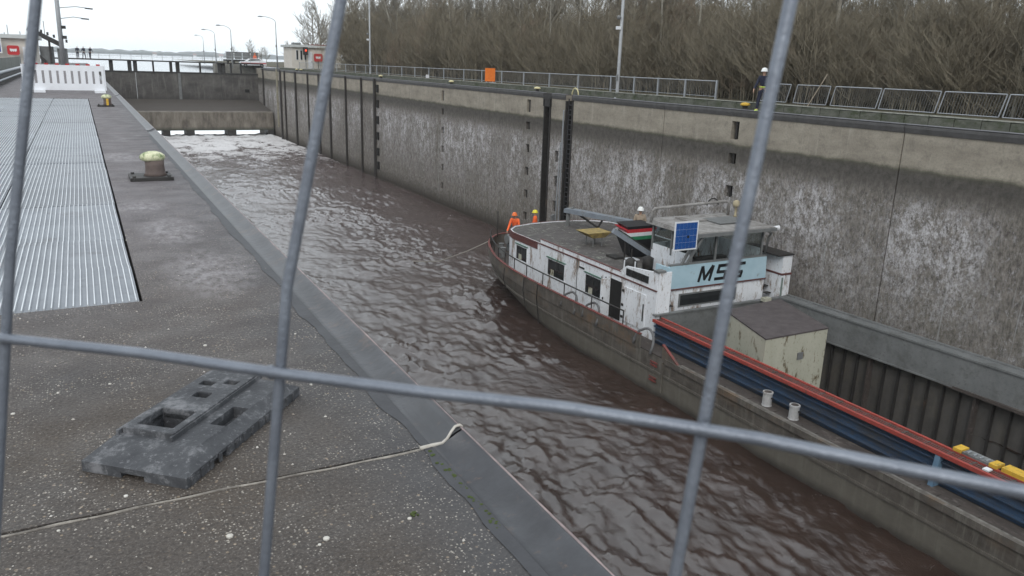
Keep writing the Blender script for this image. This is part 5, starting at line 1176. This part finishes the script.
# ------------------------------------------------------------------ welded mesh fence right in front of the viewer
fe = empty('mesh_fence', (.12, .2, .05)); tag(fe, 'blue-grey welded wire mesh of a temporary fence close in front of the viewer', 'fence')
Zf, kf, mf = .18, .30, .14
def fpt(px, py, off=0.):
    u = (px-512)/FPX; v = (py-288)/FPX
    D = Zf/(1+kf*u-mf*v)+off
    return Vector((0, 0, CAM_H))+(c_right*u*D-c_up*v*D+fwd*D)
M_wire = simple('galvanised_fence_wire', (.215, .235, .27), (.155, .17, .20), 90, .36, .15, .5)
O = fpt(512, 288); eu = (fpt(620, 288)-fpt(400, 288)).normalized()
wires = [((36, 0), (10, 260), (-6, 560)), ((341, 0), (287, 288), (264, 576)), ((791, 0), (729, 288), (675, 576))]
vd = Vector((0, 0, 0)); L3 = []
for w in wires: P3 = [fpt(*p) for p in w]; L3.append(P3); vd += (P3[0]-P3[-1]).normalized()
vd.normalize()
for P3 in L3:
    up_ = (P3[0]-P3[-1]).normalized()
    pts = [P3[0]+up_*.04+vd*.55, P3[0]+up_*.04]+P3+[P3[-1]-up_*.04, P3[-1]-up_*.04-vd*.9]
    MB().tube(pts, .00142, 12).build('wire', M_wire, fe, True)
mid = L3[1][1]; base_off = []
for k in list(range(-9, -1))+list(range(2, 10)):
    c = mid+eu*(.1*k if k < 0 else .1*k)
    MB().tube([c+vd*.62, c-vd*1.0], .0015, 8).build('wire', M_wire, fe, True)
hw = [fpt(-120, 322, -.0030), fpt(0, 338, -.0030), fpt(140, 353, -.0030), fpt(270, 372, -.0030), fpt(430, 393, -.0030), fpt(560, 407, -.0030), fpt(680, 426, -.0030), fpt(760, 439, -.0030), fpt(880, 464, -.0030), fpt(1024, 492, -.0030), fpt(1150, 515, -.0030)]
MB().tube([hw[0]-eu*.8]+hw+[hw[-1]+eu*.55], .00145, 12).build('wire', M_wire, fe, True)
for cx_, cy_ in ((4, 338.5), (271, 372), (704, 430)):
    q_ = fpt(cx_, cy_, -.0028); MB().ball(tuple(q_), .0016, 10).build('weld_bead', M_wire, fe, True)
for dz in (-.95, -.7, -.45, -.22, .25, .48, .6):
    c = mid+vd*dz; MB().tube([c-eu*.95, c+eu*.95], .0016, 8).build('wire', M_wire, fe, True)
for k in (-.95, .95):
    c = mid+eu*k; MB().tube([c+vd*.63, c-vd*1.02], .019, 10).build('frame_tube', M_galv, fe, True)
for k in (.63, -1.02): MB().tube([mid-eu*.95+vd*k, mid+eu*.95+vd*k], .019, 10).build('frame_tube', M_galv, fe, True)
# ------------------------------------------------------------------ air
hz = MB().box(-2450, 2450, -70, 3350, -13.5, 32).build('haze', bpy.data.materials.new('haze_air'), kind='stuff')
hm = hz.data.materials[0]; hm.use_nodes = True; hm.node_tree.nodes.clear(); ho = hm.node_tree.nodes.new('ShaderNodeOutputMaterial'); pv = hm.node_tree.nodes.new('ShaderNodeVolumePrincipled')
pv.inputs['Color'].default_value = (.93, .97, 1, 1); pv.inputs['Density'].default_value = .0002; hm.node_tree.links.new(pv.outputs[0], ho.inputs['Volume'])
tag(hz, 'thin pale haze in the air over the lock and lake', 'haze')
